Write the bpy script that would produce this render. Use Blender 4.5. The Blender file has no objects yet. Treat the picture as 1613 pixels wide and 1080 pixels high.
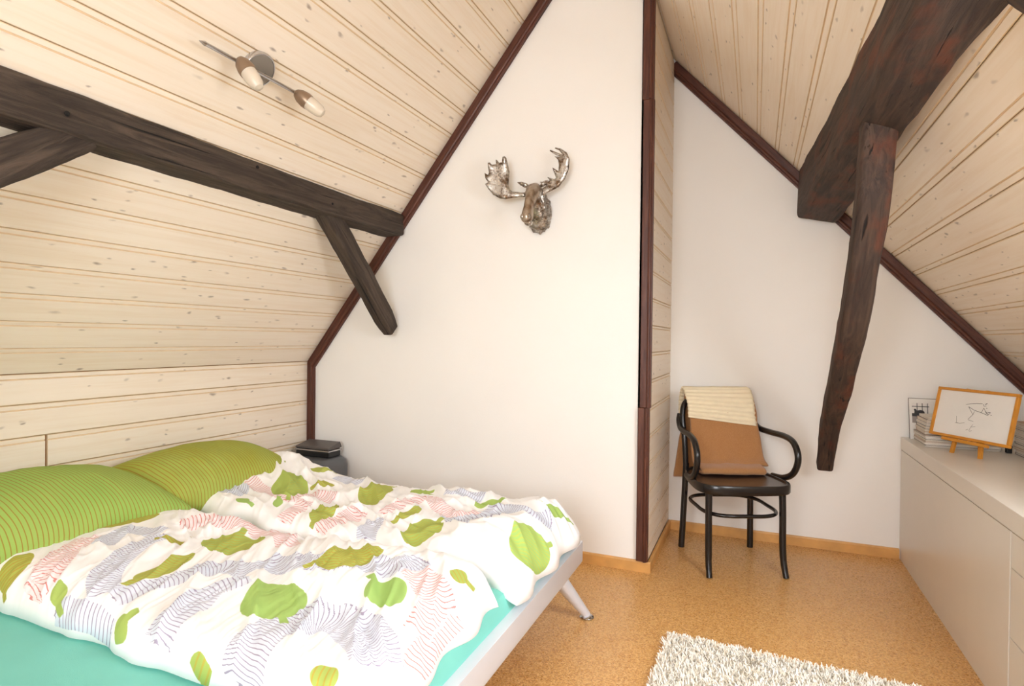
import bpy, bmesh, math, random
import numpy as np
from mathutils import Vector, Matrix, noise

random.seed(7)
rng = np.random.default_rng(7)
SC = bpy.context.scene
COL = SC.collection
PI = math.pi

# ------------------------------------------------------------------ camera
FPX, YAW, PITCH, ROLL, EYE = 920.80, .3945, -.0077, .0114, 1.15
_c, _s = math.cos(YAW), math.sin(YAW)
_r, _f, _u = np.array([_c, _s, 0]), np.array([-_s, _c, 0]), np.array([0, 0, 1.])
_cp, _sp = math.cos(PITCH), math.sin(PITCH)
_f, _u = _cp*_f+_sp*_u, _cp*_u-_sp*_f
_cr, _sr = math.cos(ROLL), math.sin(ROLL)
CR, CU, CF = _cr*_r+_sr*_u, _cr*_u-_sr*_r, _f
CO = np.array([0, 0, EYE])
cam = bpy.data.cameras.new('camera')
cam.sensor_fit = 'HORIZONTAL'
cam.sensor_width = 36
cam.lens = FPX*36/1613
cam.clip_start = .02
camo = bpy.data.objects.new('camera', cam)
COL.objects.link(camo)
camo.matrix_world = Matrix(((CR[0], CU[0], -CF[0], CO[0]), (CR[1], CU[1], -CF[1], CO[1]), (CR[2], CU[2], -CF[2], CO[2]), (0, 0, 0, 1)))
SC.camera = camo

# ------------------------------------------------------------------ daylight
EXPOSURE = 0.0
SKY = 21.0
world = bpy.data.worlds.new('sky')
SC.world = world
world.use_nodes = True
bg = world.node_tree.nodes['Background']
bg.inputs[0].default_value = (.90, .95, 1.0, 1)
bg.inputs[1].default_value = SKY
# the gable window behind the viewer lets the daylight in: the portal only steers the sampling
WX0, WX1, WZ0, WZ1, YR = -.95, .25, .90, 2.15, -1.30
# and a roof window in the right slope beside the viewer (X range on the slope, Y range)
KA0, KA1, KY0, KY1 = 1.5570, 2.3988, .72, 1.66
pd = bpy.data.lights.new('window_portal', 'AREA')
pd.shape = 'RECTANGLE'
pd.size, pd.size_y = WX1-WX0, WZ1-WZ0
pd.cycles.is_portal = True
po = bpy.data.objects.new('window_portal', pd)
COL.objects.link(po)
po.location = ((WX0+WX1)/2, YR-.02, (WZ0+WZ1)/2)
po.rotation_euler = (PI/2, 0, 0)
_n = math.hypot(1, 1.0812)
pd2 = bpy.data.lights.new('roof_window_portal', 'AREA')
pd2.shape = 'RECTANGLE'
pd2.size, pd2.size_y = KA1-KA0, KY1-KY0
pd2.cycles.is_portal = True
po2 = bpy.data.objects.new('roof_window_portal', pd2)
COL.objects.link(po2)
_a = (KA0+KA1)/2/_n
_ex = Vector((1, 0, -1.0812))/_n; _ez = Vector((1.0812, 0, 1))/_n; _ey = _ez.cross(_ex)
_pc = Vector((-.4766+_a, (KY0+KY1)/2, 2.8534-1.0812*_a))+_ez*.06
po2.matrix_world = Matrix(((_ex.x, _ey.x, _ez.x, _pc.x), (_ex.y, _ey.y, _ez.y, _pc.y), (_ex.z, _ey.z, _ez.z, _pc.z), (0, 0, 0, 1)))
SC.cycles.max_bounces = 9
SC.cycles.diffuse_bounces = 6
vs = SC.view_settings
vs.view_transform = 'Standard'
vs.look = 'None'
vs.exposure = EXPOSURE
vs.gamma = 1
vs.use_curve_mapping = False

# ------------------------------------------------------------------ measures of the room (metres)
XL, YB, XP, YA = -2.6091, 2.9288, -.4766, 3.6691
XC, HC, ZK, SL, ZR, SR = .7226, .6514, .9904, 1.2788, 2.8534, 1.0812
NL, NR = math.hypot(1, SL), math.hypot(1, SR)
XRG = -.8427
ZRG = ZK+SL*(XRG-XL)
XKR = 1.36                                        # right knee wall
def zl(x): return ZK+SL*(x-XL)
def zr(x): return ZR-SR*(x-XP)

# ------------------------------------------------------------------ points from the survey of the photograph
def ray(x, y): return CF+CR*(x-806.5)/FPX-CU*(y-540)/FPX
def on(x, y, ax, v):
    d = ray(x, y)
    return CO+d*(v-CO[ax])/d[ax]
def pl(x, y, n, p):
    d = ray(x, y); n = np.array(n, float)
    return CO+d*(np.dot(n, np.array(p, float)-CO)/np.dot(n, d))

# ------------------------------------------------------------------ helpers
def lin(c):
    out = []
    for v in c:
        v /= 255
        out.append(v/12.92 if v <= .04045 else ((v+.055)/1.055)**2.4)
    return (*out, 1)

class NT:
    def __init__(s, m):
        m.use_nodes = True
        s.t = m.node_tree
        s.b = s.t.nodes['Principled BSDF']
    def n(s, typ, **kw):
        nd = s.t.nodes.new('ShaderNode'+typ)
        for k, v in kw.items():
            if k.startswith('i_'):
                key = k[2:]
                key = int(key) if key.isdigit() else key.replace('_', ' ')
                s.set(nd.inputs[key], v)
            else:
                setattr(nd, k, v)
        return nd
    def set(s, sock, v):
        if isinstance(v, bpy.types.NodeSocket): s.t.links.new(v, sock)
        else: sock.default_value = v
    def math(s, op, a, b=0., c=None):
        nd = s.n('Math', operation=op)
        s.set(nd.inputs[0], a); s.set(nd.inputs[1], b)
        if c is not None: s.set(nd.inputs[2], c)
        return nd.outputs[0]
    def mix(s, f, a, b, mode='MIX'):
        nd = s.n('Mix', data_type='RGBA', blend_type=mode)
        s.set(nd.inputs[0], f); s.set(nd.inputs[6], a); s.set(nd.inputs[7], b)
        return nd.outputs[2]
    def ramp(s, f, stops):
        nd = s.n('ValToRGB')
        cr = nd.color_ramp
        while len(cr.elements) < len(stops): cr.elements.new(.5)
        for e, (p, c) in zip(cr.elements, stops): e.position = p; e.color = c
        s.set(nd.inputs[0], f)
        return nd.outputs[0]
    def rng(s, v, a, b, c=0., d=1.):
        nd = s.n('MapRange'); nd.interpolation_type = 'SMOOTHSTEP'
        s.set(nd.inputs[0], v)
        for i, q in enumerate((a, b, c, d)): nd.inputs[i+1].default_value = q
        return nd.outputs[0]
    def coord(s, scale=(1, 1, 1), rnd=0., kind='Object'):
        tc = s.n('TexCoord').outputs[kind]
        if rnd:
            oi = s.n('ObjectInfo').outputs['Random']
            add = s.n('VectorMath', operation='ADD')
            s.set(add.inputs[0], tc)
            cmb = s.n('CombineXYZ')
            s.set(cmb.inputs[0], s.math('MULTIPLY', oi, rnd)); s.set(cmb.inputs[1], s.math('MULTIPLY', oi, rnd*.37)); s.set(cmb.inputs[2], s.math('MULTIPLY', oi, rnd*.71))
            s.set(add.inputs[1], cmb.outputs[0])
            tc = add.outputs[0]
        mp = s.n('Mapping')
        s.set(mp.inputs[0], tc); mp.inputs['Scale'].default_value = scale
        return mp.outputs[0]
    def noise(s, vec, scale=5., detail=4., rough=.5, dist=0.):
        nd = s.n('TexNoise')
        s.set(nd.inputs['Vector'], vec)
        nd.inputs['Scale'].default_value = scale; nd.inputs['Detail'].default_value = detail
        nd.inputs['Roughness'].default_value = rough; nd.inputs['Distortion'].default_value = dist
        return nd.outputs[0]
    def voro(s, vec, scale=5., feature='F1', dims='3D', out='Distance'):
        nd = s.n('TexVoronoi', feature=feature, voronoi_dimensions=dims)
        s.set(nd.inputs['Vector'], vec); nd.inputs['Scale'].default_value = scale
        return nd
    def bump(s, h, strength=.3, dist=.01):
        nd = s.n('Bump')
        nd.inputs['Strength'].default_value = strength; nd.inputs['Distance'].default_value = dist
        s.set(nd.inputs['Height'], h)
        s.t.links.new(nd.outputs[0], s.b.inputs['Normal'])

def mat(name, col, rough=.6, metal=0., spec=.5):
    m = bpy.data.materials.new(name)
    k = NT(m)
    k.b.inputs['Base Color'].default_value = lin(col)
    k.b.inputs['Roughness'].default_value = rough
    k.b.inputs['Metallic'].default_value = metal
    k.b.inputs['Specular IOR Level'].default_value = spec
    return m, k

M = {}
def simple(name, col, rough=.6, metal=0., var=.08, sc=8., bump=0., bsc=200., spec=.5):
    m, k = mat(name, col, rough, metal, spec)
    v = k.coord()
    n = k.noise(v, sc, 3)
    a = lin([max(0, c*(1-var)) for c in col]); b = lin([min(255, c*(1+var*.6)) for c in col])
    k.set(k.b.inputs['Base Color'], k.mix(n, a, b))
    if bump: k.bump(k.noise(v, bsc, 3), bump, .004)
    M[name] = m
    return m

def pine(name, base, dark, knot, knots=True):
    m, k = mat(name, base, .5, 0, .3)
    v = k.coord((1, 1, 1), 60.)
    warp = k.noise(v, 3., 2)
    mp = k.n('Mapping'); k.set(mp.inputs[0], v); mp.inputs['Scale'].default_value = (1.6, 34, 34)
    g = k.noise(mp.outputs[0], 1.5, 5, .6, .6)
    g2 = k.noise(k.coord((.8, 6, 6), 31.), 1.2, 2)
    c = k.mix(k.rng(g, .38, .72), lin(base), lin(dark))
    c = k.mix(k.math('MULTIPLY', k.rng(g2, .4, .7), .35), c, lin([min(255, q*1.02) for q in base]))
    oi = k.n('ObjectInfo').outputs['Random']
    c = k.mix(k.math('MULTIPLY', oi, .22), c, lin(dark))
    if knots:
        for sx, sy, r, th, ofs in ((5.5, 13, .12, .78, 13.), (9, 24, .13, .80, 41.)):
            w = k.coord((sx, sy, .01), ofs)
            nz = k.n('TexNoise'); k.set(nz.inputs['Vector'], w); nz.inputs['Scale'].default_value = 2.2
            ad = k.n('VectorMath', operation='MULTIPLY_ADD')
            k.set(ad.inputs[0], nz.outputs[1]); ad.inputs[1].default_value = (.4, .35, 0); k.set(ad.inputs[2], w)
            vo = k.voro(ad.outputs[0], 1., 'F1', '2D')
            sep = k.n('SeparateColor'); k.set(sep.inputs[0], vo.outputs['Color'])
            keep = k.math('GREATER_THAN', sep.outputs[0], th)
            kn = k.math('MULTIPLY', k.rng(vo.outputs['Distance'], r, r*.15), keep)
            c = k.mix(k.math('MULTIPLY', kn, k.rng(sep.outputs[1], 0, 1, .25, .72)), c, lin(knot))
    k.set(k.b.inputs['Base Color'], c)
    k.bump(g, .08, .002)
    M[name] = m
pine('pine', (241, 229, 213), (235, 219, 198), (134, 116, 102))

def darkwood(name, base, light, rough, bumps, sx=3., sy=40., red=None):
    m, k = mat(name, base, rough, 0, .4)
    v = k.coord((sx, sy, sy), 20.)
    g = k.noise(v, 1., 6, .65, 1.)
    g2 = k.noise(k.coord((2, 5, 5), 9.), 2.2, 4, .6)
    c = k.mix(k.rng(g, .32, .75), lin(base), lin(light))
    if red: c = k.mix(k.math('MULTIPLY', k.rng(g2, .48, .72), .75), c, lin(red))
    crack = k.noise(k.coord((sx*.5, sy*1.4, sy*1.4), 5.), 1., 3, .5, .5)
    cr = k.rng(crack, .36, .27)
    c = k.mix(cr, c, lin([q*.35 for q in base]))
    k.set(k.b.inputs['Base Color'], c)
    k.bump(k.math('SUBTRACT', k.math('ADD', g, k.math('MULTIPLY', g2, .6)), cr), bumps, .012)
    M[name] = m
darkwood('old_oak', (50, 41, 35), (88, 74, 63), .8, .7)
darkwood('old_oak_red', (50, 38, 33), (86, 66, 54), .78, .7, red=(104, 54, 34))
darkwood('stained_trim', (70, 36, 26), (104, 60, 44), .42, .2, 4., 60.)
simple('plaster', (244, 241, 237), .9, 0, .012, 3., .12, 260., .2)
simple('skirting', (214, 160, 92), .45, 0, .14, 14.)
simple('window_white', (240, 240, 238), .4, 0, .01)
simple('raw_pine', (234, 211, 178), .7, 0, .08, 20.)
simple('backing', (176, 138, 100), .9)

m, k = mat('cork', (205, 150, 85), .3, 0, .5)
v = k.coord()
vo = k.voro(v, 210., 'F1', '3D')
sep = k.n('SeparateColor'); k.set(sep.inputs[0], vo.outputs['Color'])
c = k.ramp(sep.outputs[0], [(0., lin((170, 118, 62))), (.3, lin((200, 148, 84))), (.65, lin((216, 168, 104))), (1., lin((232, 192, 132)))])
vo2 = k.voro(v, 420., 'F1', '3D')
sep2 = k.n('SeparateColor'); k.set(sep2.inputs[0], vo2.outputs['Color'])
c = k.mix(k.math('MULTIPLY', k.math('GREATER_THAN', sep2.outputs[1], .9), .55), c, lin((122, 74, 36)))
c = k.mix(k.math('MULTIPLY', k.noise(v, 2.5, 3), .35), c, lin((206, 148, 78)))
k.set(k.b.inputs['Base Color'], c)
k.set(k.b.inputs['Roughness'], k.rng(sep.outputs[1], 0, 1, .27, .40))
k.bump(sep.outputs[0], .05, .002)
M['cork'] = m

class MB:
    """collects vertices and faces for one mesh"""
    def __init__(s): s.v = []; s.f = []
    def add(s, vs, fs):
        o = len(s.v); s.v += [tuple(map(float, p)) for p in vs]; s.f += [tuple(o+i for i in f) for f in fs]
        return s
    def box8(s, p):
        return s.add(p, [(0, 3, 2, 1), (4, 5, 6, 7), (0, 1, 5, 4), (1, 2, 6, 5), (2, 3, 7, 6), (3, 0, 4, 7)])
    def box(s, x0, x1, y0, y1, z0, z1):
        return s.box8([(x0, y0, z0), (x1, y0, z0), (x1, y1, z0), (x0, y1, z0), (x0, y0, z1), (x1, y0, z1), (x1, y1, z1), (x0, y1, z1)])
    def prism(s, poly, a, b):
        """poly: 3d points of one face; extruded by vector b-a"""
        n = len(poly); d = np.array(b, float)-np.array(a, float)
        p0 = [np.array(p, float) for p in poly]; p1 = [p+d for p in p0]
        return s.add(p0+p1, [tuple(range(n))[::-1], tuple(range(n, 2*n))]+[(i, (i+1) % n, n+(i+1) % n, n+i) for i in range(n)])
    def loft(s, rings, cap=True, close=True):
        n = len(rings[0]); o = len(s.v)
        for r in rings: s.v += [tuple(map(float, p)) for p in r]
        m = n if close else n-1
        for i in range(len(rings)-1):
            for j in range(m):
                a = o+i*n+j; b = o+i*n+(j+1) % n
                s.f.append((a, b, b+n, a+n))
        if cap:
            s.f.append(tuple(o+j for j in range(n))[::-1]); s.f.append(tuple(o+(len(rings)-1)*n+j for j in range(n)))
        return s
    def tube(s, path, rad, n=10, cap=True, flat=1.):
        path = [Vector(p) for p in path]
        if not isinstance(rad, (list, tuple)): rad = [rad]*len(path)
        rings = []; up = None
        for i, p in enumerate(path):
            t = (path[min(i+1, len(path)-1)]-path[max(i-1, 0)]).normalized()
            if up is None:
                up = Vector((0, 0, 1)) if abs(t.z) < .9 else Vector((1, 0, 0))
            x = t.cross(up)
            if x.length < 1e-4: x = t.orthogonal()
            x.normalize(); y = x.cross(t).normalized(); up = y
            rings.append([p+(x*math.cos(2*PI*j/n)+y*math.sin(2*PI*j/n)*flat)*rad[i] for j in range(n)])
        return s.loft(rings, cap)
    def lathe(s, o, axis, prof, n=24):
        o = Vector(o); a = Vector(axis).normalized(); x = a.orthogonal().normalized(); y = a.cross(x)
        return s.loft([[o+a*h+(x*math.cos(2*PI*j/n)+y*math.sin(2*PI*j/n))*max(r, 1e-5) for j in range(n)] for h, r in prof])
    def build(s, name, m, parent=None, smooth=False, world=True, bevel=0., seg=2):
        off = root_loc(parent) if (parent is not None and world) else Vector((0, 0, 0))
        me = bpy.data.meshes.new(name)
        me.from_pydata([(p[0]-off.x, p[1]-off.y, p[2]-off.z) for p in s.v], [], s.f)
        bm = bmesh.new(); bm.from_mesh(me)
        bmesh.ops.recalc_face_normals(bm, faces=bm.faces)
        if bevel:
            es = [e for e in bm.edges if len(e.link_faces) == 2 and e.calc_face_angle(0) > .5]
            bmesh.ops.bevel(bm, geom=es, offset=bevel, segments=seg, profile=.5, affect='EDGES', clamp_overlap=True)
        bm.to_mesh(me); bm.free()
        if smooth:
            me.polygons.foreach_set('use_smooth', [True]*len(me.polygons))
            if smooth != 'all': me.set_sharp_from_angle(angle=math.radians(38))
        me.materials.append(M[m])
        o = bpy.data.objects.new(name, me); COL.objects.link(o)
        if parent is not None: o.parent = parent
        return o

def root_loc(p):
    l = Vector((0, 0, 0))
    while p is not None:
        l = l+p.location; p = p.parent
    return l
def tag(o, label=None, cat=None, group=None, kind=None):
    if label: o['label'] = label
    if cat: o['category'] = cat
    if group: o['group'] = group
    if kind: o['kind'] = kind
    return o
def thing(name, label, cat, loc=(0, 0, 0), rz=0., group=None):
    o = bpy.data.objects.new(name, None); COL.objects.link(o)
    o.empty_display_size = .1
    o.location = loc; o.rotation_euler = (0, 0, rz)
    return tag(o, label, cat, group)
def struct(o, label, cat=None):
    return tag(o, label, cat, kind='structure')
def spline(pts, n=8):
    """Catmull-Rom through the points"""
    P = [np.array(p, float) for p in pts]; P = [2*P[0]-P[1]]+P+[2*P[-1]-P[-2]]; out = []
    for i in range(1, len(P)-2):
        for q in range(n):
            t = q/n
            out.append(.5*((2*P[i])+(-P[i-1]+P[i+1])*t+(2*P[i-1]-5*P[i]+4*P[i+1]-P[i+2])*t*t+(-P[i-1]+3*P[i]-3*P[i+1]+P[i+2])*t**3))
    out.append(P[-2])
    return out
def vnoise(x, y, seed=0):
    """smooth value noise, numpy"""
    g = np.random.default_rng(seed).random((64, 64))
    xi = np.floor(x).astype(int); yi = np.floor(y).astype(int)
    fx = x-xi; fy = y-yi
    fx = fx*fx*fx*(fx*(fx*6-15)+10); fy = fy*fy*fy*(fy*(fy*6-15)+10)
    a = g[xi % 64, yi % 64]; b = g[(xi+1) % 64, yi % 64]; c = g[xi % 64, (yi+1) % 64]; d = g[(xi+1) % 64, (yi+1) % 64]
    return (a*(1-fx)+b*fx)*(1-fy)+(c*(1-fx)+d*fx)*fy
def sstep(a, b, x):
    t = np.clip((x-a)/(b-a), 0, 1)
    return t*t*(3-2*t)

# ================================================================== the room
TH = .12
fl = MB().box(XL-.1, XKR+.1, YR-.1, YA+.1, -.08, 0).build('floor', 'cork')
struct(fl, 'honey-brown cork floor with a satin sheen', 'floor')

# white gable wall left of the partition; its right end is the partition core
b = MB()
poly = [(XL, YB, 0), (XP-.012, YB, 0), (XP-.012, YB, zr(XP)+.08), (XRG, YB, ZRG+.08), (XL, YB, ZK+.08)]
b.prism(poly, (0, 0, 0), (0, YA+.1-YB, 0))
wb = b.build('wall_back', 'plaster')
struct(wb, 'white gable wall behind the bed carrying the silver moose head', 'wall')
b = MB()
poly = [(XP-.012, YA, 0), (XKR+.1, YA, 0), (XKR+.1, YA, zr(XKR+.1)+.08), (XP-.012, YA, zr(XP-.012)+.08)]
b.prism(poly, (0, 0, 0), (0, .1, 0))
wa = b.build('wall_alcove', 'plaster')
struct(wa, 'cream-white gable wall of the alcove behind the black chair', 'wall')
# rear gable wall with the window opening (behind the viewer)
b = MB()
xo0, xo1 = XL-.1, XKR+.1
b.box(xo0, WX0, YR-TH, YR, 0, ZRG+.2).box(WX1, xo1, YR-TH, YR, 0, ZRG+.2).box(WX0, WX1, YR-TH, YR, 0, WZ0).box(WX0, WX1, YR-TH, YR, WZ1, ZRG+.2)
wr = b.build('wall_rear', 'plaster')
struct(wr, 'white gable wall with the window opposite the bed corner', 'wall')
win = bpy.data.objects.new('window_1', None); COL.objects.link(win); win.location = ((WX0+WX1)/2, YR-TH, WZ0)
struct(win, 'white framed casement window in the rear gable', 'window')
b = MB(); yw0, yw1 = YR-TH+.01, YR-TH+.06
b.box(WX0, WX1, yw0, yw1, WZ0, WZ0+.05).box(WX0, WX1, yw0, yw1, WZ1-.05, WZ1).box(WX0, WX0+.05, yw0, yw1, WZ0+.05, WZ1-.05).box(WX1-.05, WX1, yw0, yw1, WZ0+.05, WZ1-.05)
xm = (WX0+WX1)/2
b.box(xm-.03, xm+.03, yw0, yw1, WZ0+.05, WZ1-.05)
b.build('window_frame', 'window_white', win)
mg = bpy.data.materials.new('pane_glass'); mg.use_nodes = True
t = mg.node_tree; t.nodes.clear()
o_ = t.nodes.new('ShaderNodeOutputMaterial'); mx = t.nodes.new('ShaderNodeMixShader'); tr = t.nodes.new('ShaderNodeBsdfTransparent'); gl = t.nodes.new('ShaderNodeBsdfGlossy')
gl.inputs['Roughness'].default_value = .02; mx.inputs[0].default_value = .05
t.links.new(tr.outputs[0], mx.inputs[1]); t.links.new(gl.outputs[0], mx.inputs[2]); t.links.new(mx.outputs[0], o_.inputs[0])
M['pane_glass'] = mg
for x0, x1 in ((WX0+.05, xm-.03), (xm+.03, WX1-.05)):
    MB().box(x0, x1, yw0+.02, yw0+.026, WZ0+.05, WZ1-.05).build('pane', 'pane_glass', win)

# ---- boards
def board(name, parent, p0, ey, w, L, tongue=.020, m='pine'):
    """one matched board: length along world Y, width along ey, face towards the room"""
    ex = Vector((0, 1, 0)); ey = Vector(ey).normalized(); ez = ex.cross(ey)
    g = .0015
    tw = min(tongue, w*.4)
    prof = [(g, -.012), (g, -.003), (g+.003, 0), (w-tw-.003, 0), (w-tw-.0010, -.0050), (w-tw+.0010, -.0050), (w-tw+.003, -.0012), (w-.003, -.0012), (w-g*.4, -.0032), (w-g*.6, -.012)]
    me = bpy.data.meshes.new(name)
    n = len(prof)
    V = [(0, y, z) for y, z in prof]+[(L, y, z) for y, z in prof]
    Fc = [tuple(range(n)), tuple(range(n, 2*n))[::-1]]+[(i, n+i, n+(i+1) % n, (i+1) % n) for i in range(n)]
    me.from_pydata(V, [], Fc)
    bm = bmesh.new(); bm.from_mesh(me); bmesh.ops.recalc_face_normals(bm, faces=bm.faces); bm.to_mesh(me); bm.free()
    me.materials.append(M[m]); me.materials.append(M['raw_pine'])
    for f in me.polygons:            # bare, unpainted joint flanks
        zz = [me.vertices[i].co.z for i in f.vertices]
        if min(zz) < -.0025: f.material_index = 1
    o = bpy.data.objects.new(name, me); COL.objects.link(o); o.parent = parent
    p0 = Vector(p0)-root_loc(parent)
    o.matrix_local = Matrix(((ex.x, ey.x, ez.x, p0.x), (ex.y, ey.y, ez.y, p0.y), (ex.z, ey.z, ez.z, p0.z), (0, 0, 0, 1)))
    return o

# left roof slope
nL = Vector((-SL, 0, 1))/NL           # outward normal
def slab(name, pts, nrm, y0, y1, d0, d1, m):
    b = MB(); n = Vector(nrm)
    p = [Vector(q)+n*d0 for q in pts]+[Vector(q)+n*d1 for q in pts][::-1]
    b.prism([(q.x, y0, q.z) for q in p], (0, y0, 0), (0, y1, 0))
    return b.build(name, m)
cl = slab('ceiling_left', [(XL-.05, 0, zl(XL-.05)), (XRG, 0, ZRG)], nL, YR-TH, YA+.1, .0125, .09, 'backing')
struct(cl, 'whitewashed knotty pine board ceiling sloping above the bed', 'ceiling')
cuts = [0, .126, .254, .375, .498, .628, .757, .886, 1.01, 1.122, 1.242, 1.377, 1.510, 1.651, 1.787, 1.929, 2.068, 2.209, 2.349, 2.49, 2.63, 2.77, 2.8676]
for a, c in zip(cuts[:-1], cuts[1:]):
    p = Vector((XL, YR, ZK))+Vector((1, 0, SL))/NL*a
    board('board', cl, p, (1, 0, SL), c-a, YB-.001-YR)
# right roof slope
nRr = Vector((SR, 0, 1))/NR
def rpt(al, d=0.): return Vector((XP, 0, ZR))+Vector((1, 0, -SR))/NR*al+nRr*d
a0 = (XRG-XP)*NR; aE = (XKR+.1-XP)*NR
b = MB()
for al0, al1, y0, y1 in ((a0, aE, YR-TH, KY0), (a0, aE, KY1, YA+.1), (a0, KA0, KY0, KY1), (KA1, aE, KY0, KY1)):
    q = [rpt(al0, .0125), rpt(al1, .0125), rpt(al1, .09), rpt(al0, .09)]
    b.prism([(v.x, y0, v.z) for v in q], (0, y0, 0), (0, y1, 0))
cr_ = b.build('ceiling_right', 'backing')
struct(cr_, 'whitewashed pine board ceiling sloping above the white sideboard', 'ceiling')
cuts = [a0]+[.0137+k*.1403 for k in range(-3, 20) if .0137+k*.1403 > a0+.02 and .0137+k*.1403 < (XKR-XP)*NR+.02]
for a, c in zip(cuts[:-1], cuts[1:]):
    p = Vector((XP, YR, ZR))+Vector((1, 0, -SR))/NR*a
    if a > KA0-.01 and c < KA1+.01:
        board('board', cr_, p, (1, 0, -SR), c-a, KY0-YR, .024)
        board('board', cr_, (p.x, KY1, p.z), (1, 0, -SR), c-a, YA-.001-KY1, .024)
    else:
        board('board', cr_, p, (1, 0, -SR), c-a, YA-.001-YR, .024)
win2 = bpy.data.objects.new('window_2', None); COL.objects.link(win2); win2.location = tuple(rpt((KA0+KA1)/2)+Vector((0, (KY0+KY1)/2, 0)))
struct(win2, 'roof window in the right slope beside the viewer', 'window')
b = MB()
for al0, al1, y0, y1 in ((KA0, KA1, KY0, KY0+.05), (KA0, KA1, KY1-.05, KY1), (KA0, KA0+.05, KY0+.05, KY1-.05), (KA1-.05, KA1, KY0+.05, KY1-.05)):
    q = [rpt(al0, .01), rpt(al1, .01), rpt(al1, .09), rpt(al0, .09)]
    b.prism([(v.x, y0, v.z) for v in q], (0, y0, 0), (0, y1, 0))
b.build('window_frame', 'window_white', win2)
q = [rpt(KA0+.05, .075), rpt(KA1-.05, .075), rpt(KA1-.05, .08), rpt(KA0+.05, .08)]
MB().prism([(v.x, KY0+.05, v.z) for v in q], (0, KY0+.05, 0), (0, KY1-.05, 0)).build('pane', 'pane_glass', win2)
# left knee wall
kl = MB().box(XL-.1, XL-.0125, YR, YA, 0, ZK+.01).build('wall_left', 'backing')
struct(kl, 'low whitewashed pine knee wall behind the pillows', 'wall')
zc = [0, .104, .232, .360, .488, .616, .744, .872, ZK]
HY = 1.44
for a, c in zip(zc[:-1], zc[1:]):
    if c < .75:
        board('board', kl, (XL, YR, a), (0, 0, 1), c-a, HY-.005-YR)
        board('board', kl, (XL, HY+.005, a), (0, 0, 1), c-a, YB-.001-HY-.005)
    else:
        board('board', kl, (XL, YR, a), (0, 0, 1), c-a, YB-.001-YR)
# right knee wall behind the sideboard
kr = MB().box(XKR, XKR+.1, YR, YA, 0, zr(XKR)+.01).build('wall_right', 'plaster')
struct(kr, 'low white knee wall behind the sideboard', 'wall')
# boarded side of the partition, facing the alcove
pw = MB().box(XP-.06, XP-.0125, YB, YA, 0, zr(XP)-.02).build('wall_partition', 'backing')
struct(pw, 'narrow boarded return wall between gable wall and alcove', 'wall')
zc = [.06]+[.138+k*.1355 for k in range(0, 20)]+[2.84]
for a, c in zip(zc[:-1], zc[1:]):
    board('board', pw, (XP, YB, a), (0, 0, 1), c-a, YA-.001-YB, .014)

# ---- skirting and dark trims
def skirt(name, p0, p1, nrm, label, h=.055, t=.014):
    p0, p1, n = Vector(p0), Vector(p1), Vector(nrm)
    pr = [(0, 0), (t, 0), (t, h-.008), (t-.004, h), (0, h)]
    b = MB(); b.loft([[(p+n*x+Vector((0, 0, z))) for x, z in pr] for p in (p0, p1)])
    return struct(b.build(name, 'skirting'), label, 'baseboard')
skirt('baseboard_back', (XL+.01, YB, 0), (XP+.013, YB, 0), (0, -1, 0), 'honey wood skirting along the white wall behind the bed')
skirt('baseboard_partition', (XP, YB-.001, 0), (XP, YA-.001, 0), (1, 0, 0), 'honey wood skirting on the short return wall beside the chair')
skirt('baseboard_alcove', (XP+.014, YA, 0), (XC-.001, YA, 0), (0, -1, 0), 'honey wood skirting behind the black chair')

def trim(name, a, c, w, label, t=.022, dirn=None, Y=YB, bev=.003):
    """flat stained batten on a gable wall from a to c (x, z), width w to the given side"""
    a, c = np.array(a, float), np.array(c, float)
    d = np.array(dirn, float); poly = [a, c, c+d*w, a+d*w]
    b = MB().prism([(p[0], Y-.0005, p[1]) for p in poly], (0, 0, 0), (0, -t, 0))
    # half-round moulding bead
    q0, q1 = a+d*w*.72, c+d*w*.72
    o = b.build(name, 'stained_trim', bevel=bev)
    bd = MB().tube([(q0[0], Y-t, q0[1]), (q1[0], Y-t, q1[1])], w*.16, 8).build('bead', 'stained_trim', o, smooth=True)
    x_ = Vector((c[0]-a[0], 0, c[1]-a[1])).normalized(); y_ = Vector((0, 1, 0)); z_ = x_.cross(y_)
    Rm = Matrix((x_, y_, z_)).transposed().to_4x4(); Rm.translation = Vector((a[0], Y, a[1]))
    for q in (o, bd): q.data.transform(Rm.inverted())      # grain runs along the batten
    o.matrix_world = Rm
    return struct(o, label, 'trim')
# left sloping trim: outer edge lies on the slope, width downwards
dn = np.array([SL, -1])/NL
k0 = np.array([XL, ZK])
trim('trim_1', (XL+.0, ZK+.0), (XRG-.05, zl(XRG-.05)), .063, 'dark stained batten running up the left roof slope', dirn=dn)
trim('trim_2', (XL, .02), (XL, ZK-.004), .052, 'short upright dark batten in the corner by the bedside radio', dirn=(1, 0))
# partition corner trim in two lengths
trim('trim_3', (XP-.055, .056), (XP-.055, .815), .056, 'lower length of the dark upright batten at the wall corner', t=.024, dirn=(1, 0))
trim('trim_4', (XP-.047, .816), (XP-.047, 2.33), .054, 'middle length of the dark upright batten at the wall corner', t=.022, dirn=(1, 0))
trim('trim_5', (XP-.052, 2.331), (XP-.052, 2.84), .056, 'upper length of the dark upright batten at the wall corner', t=.024, dirn=(1, 0))
dn2 = np.array([-SR, -1])/NR
trim('trim_6', (XP+.012, zr(XP+.012)-.003), (XKR-.002, zr(XKR-.002)-.003), .066, 'dark stained batten running down the right roof slope', dirn=dn2, Y=YA)
trim('trim_7', (XRG+.03, zr(XRG+.03)-.003), (XP-.02, zr(XP-.02)-.003), .06, 'dark batten above the white wall under the right roof slope', dirn=dn2, Y=YB, t=.02)

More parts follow.
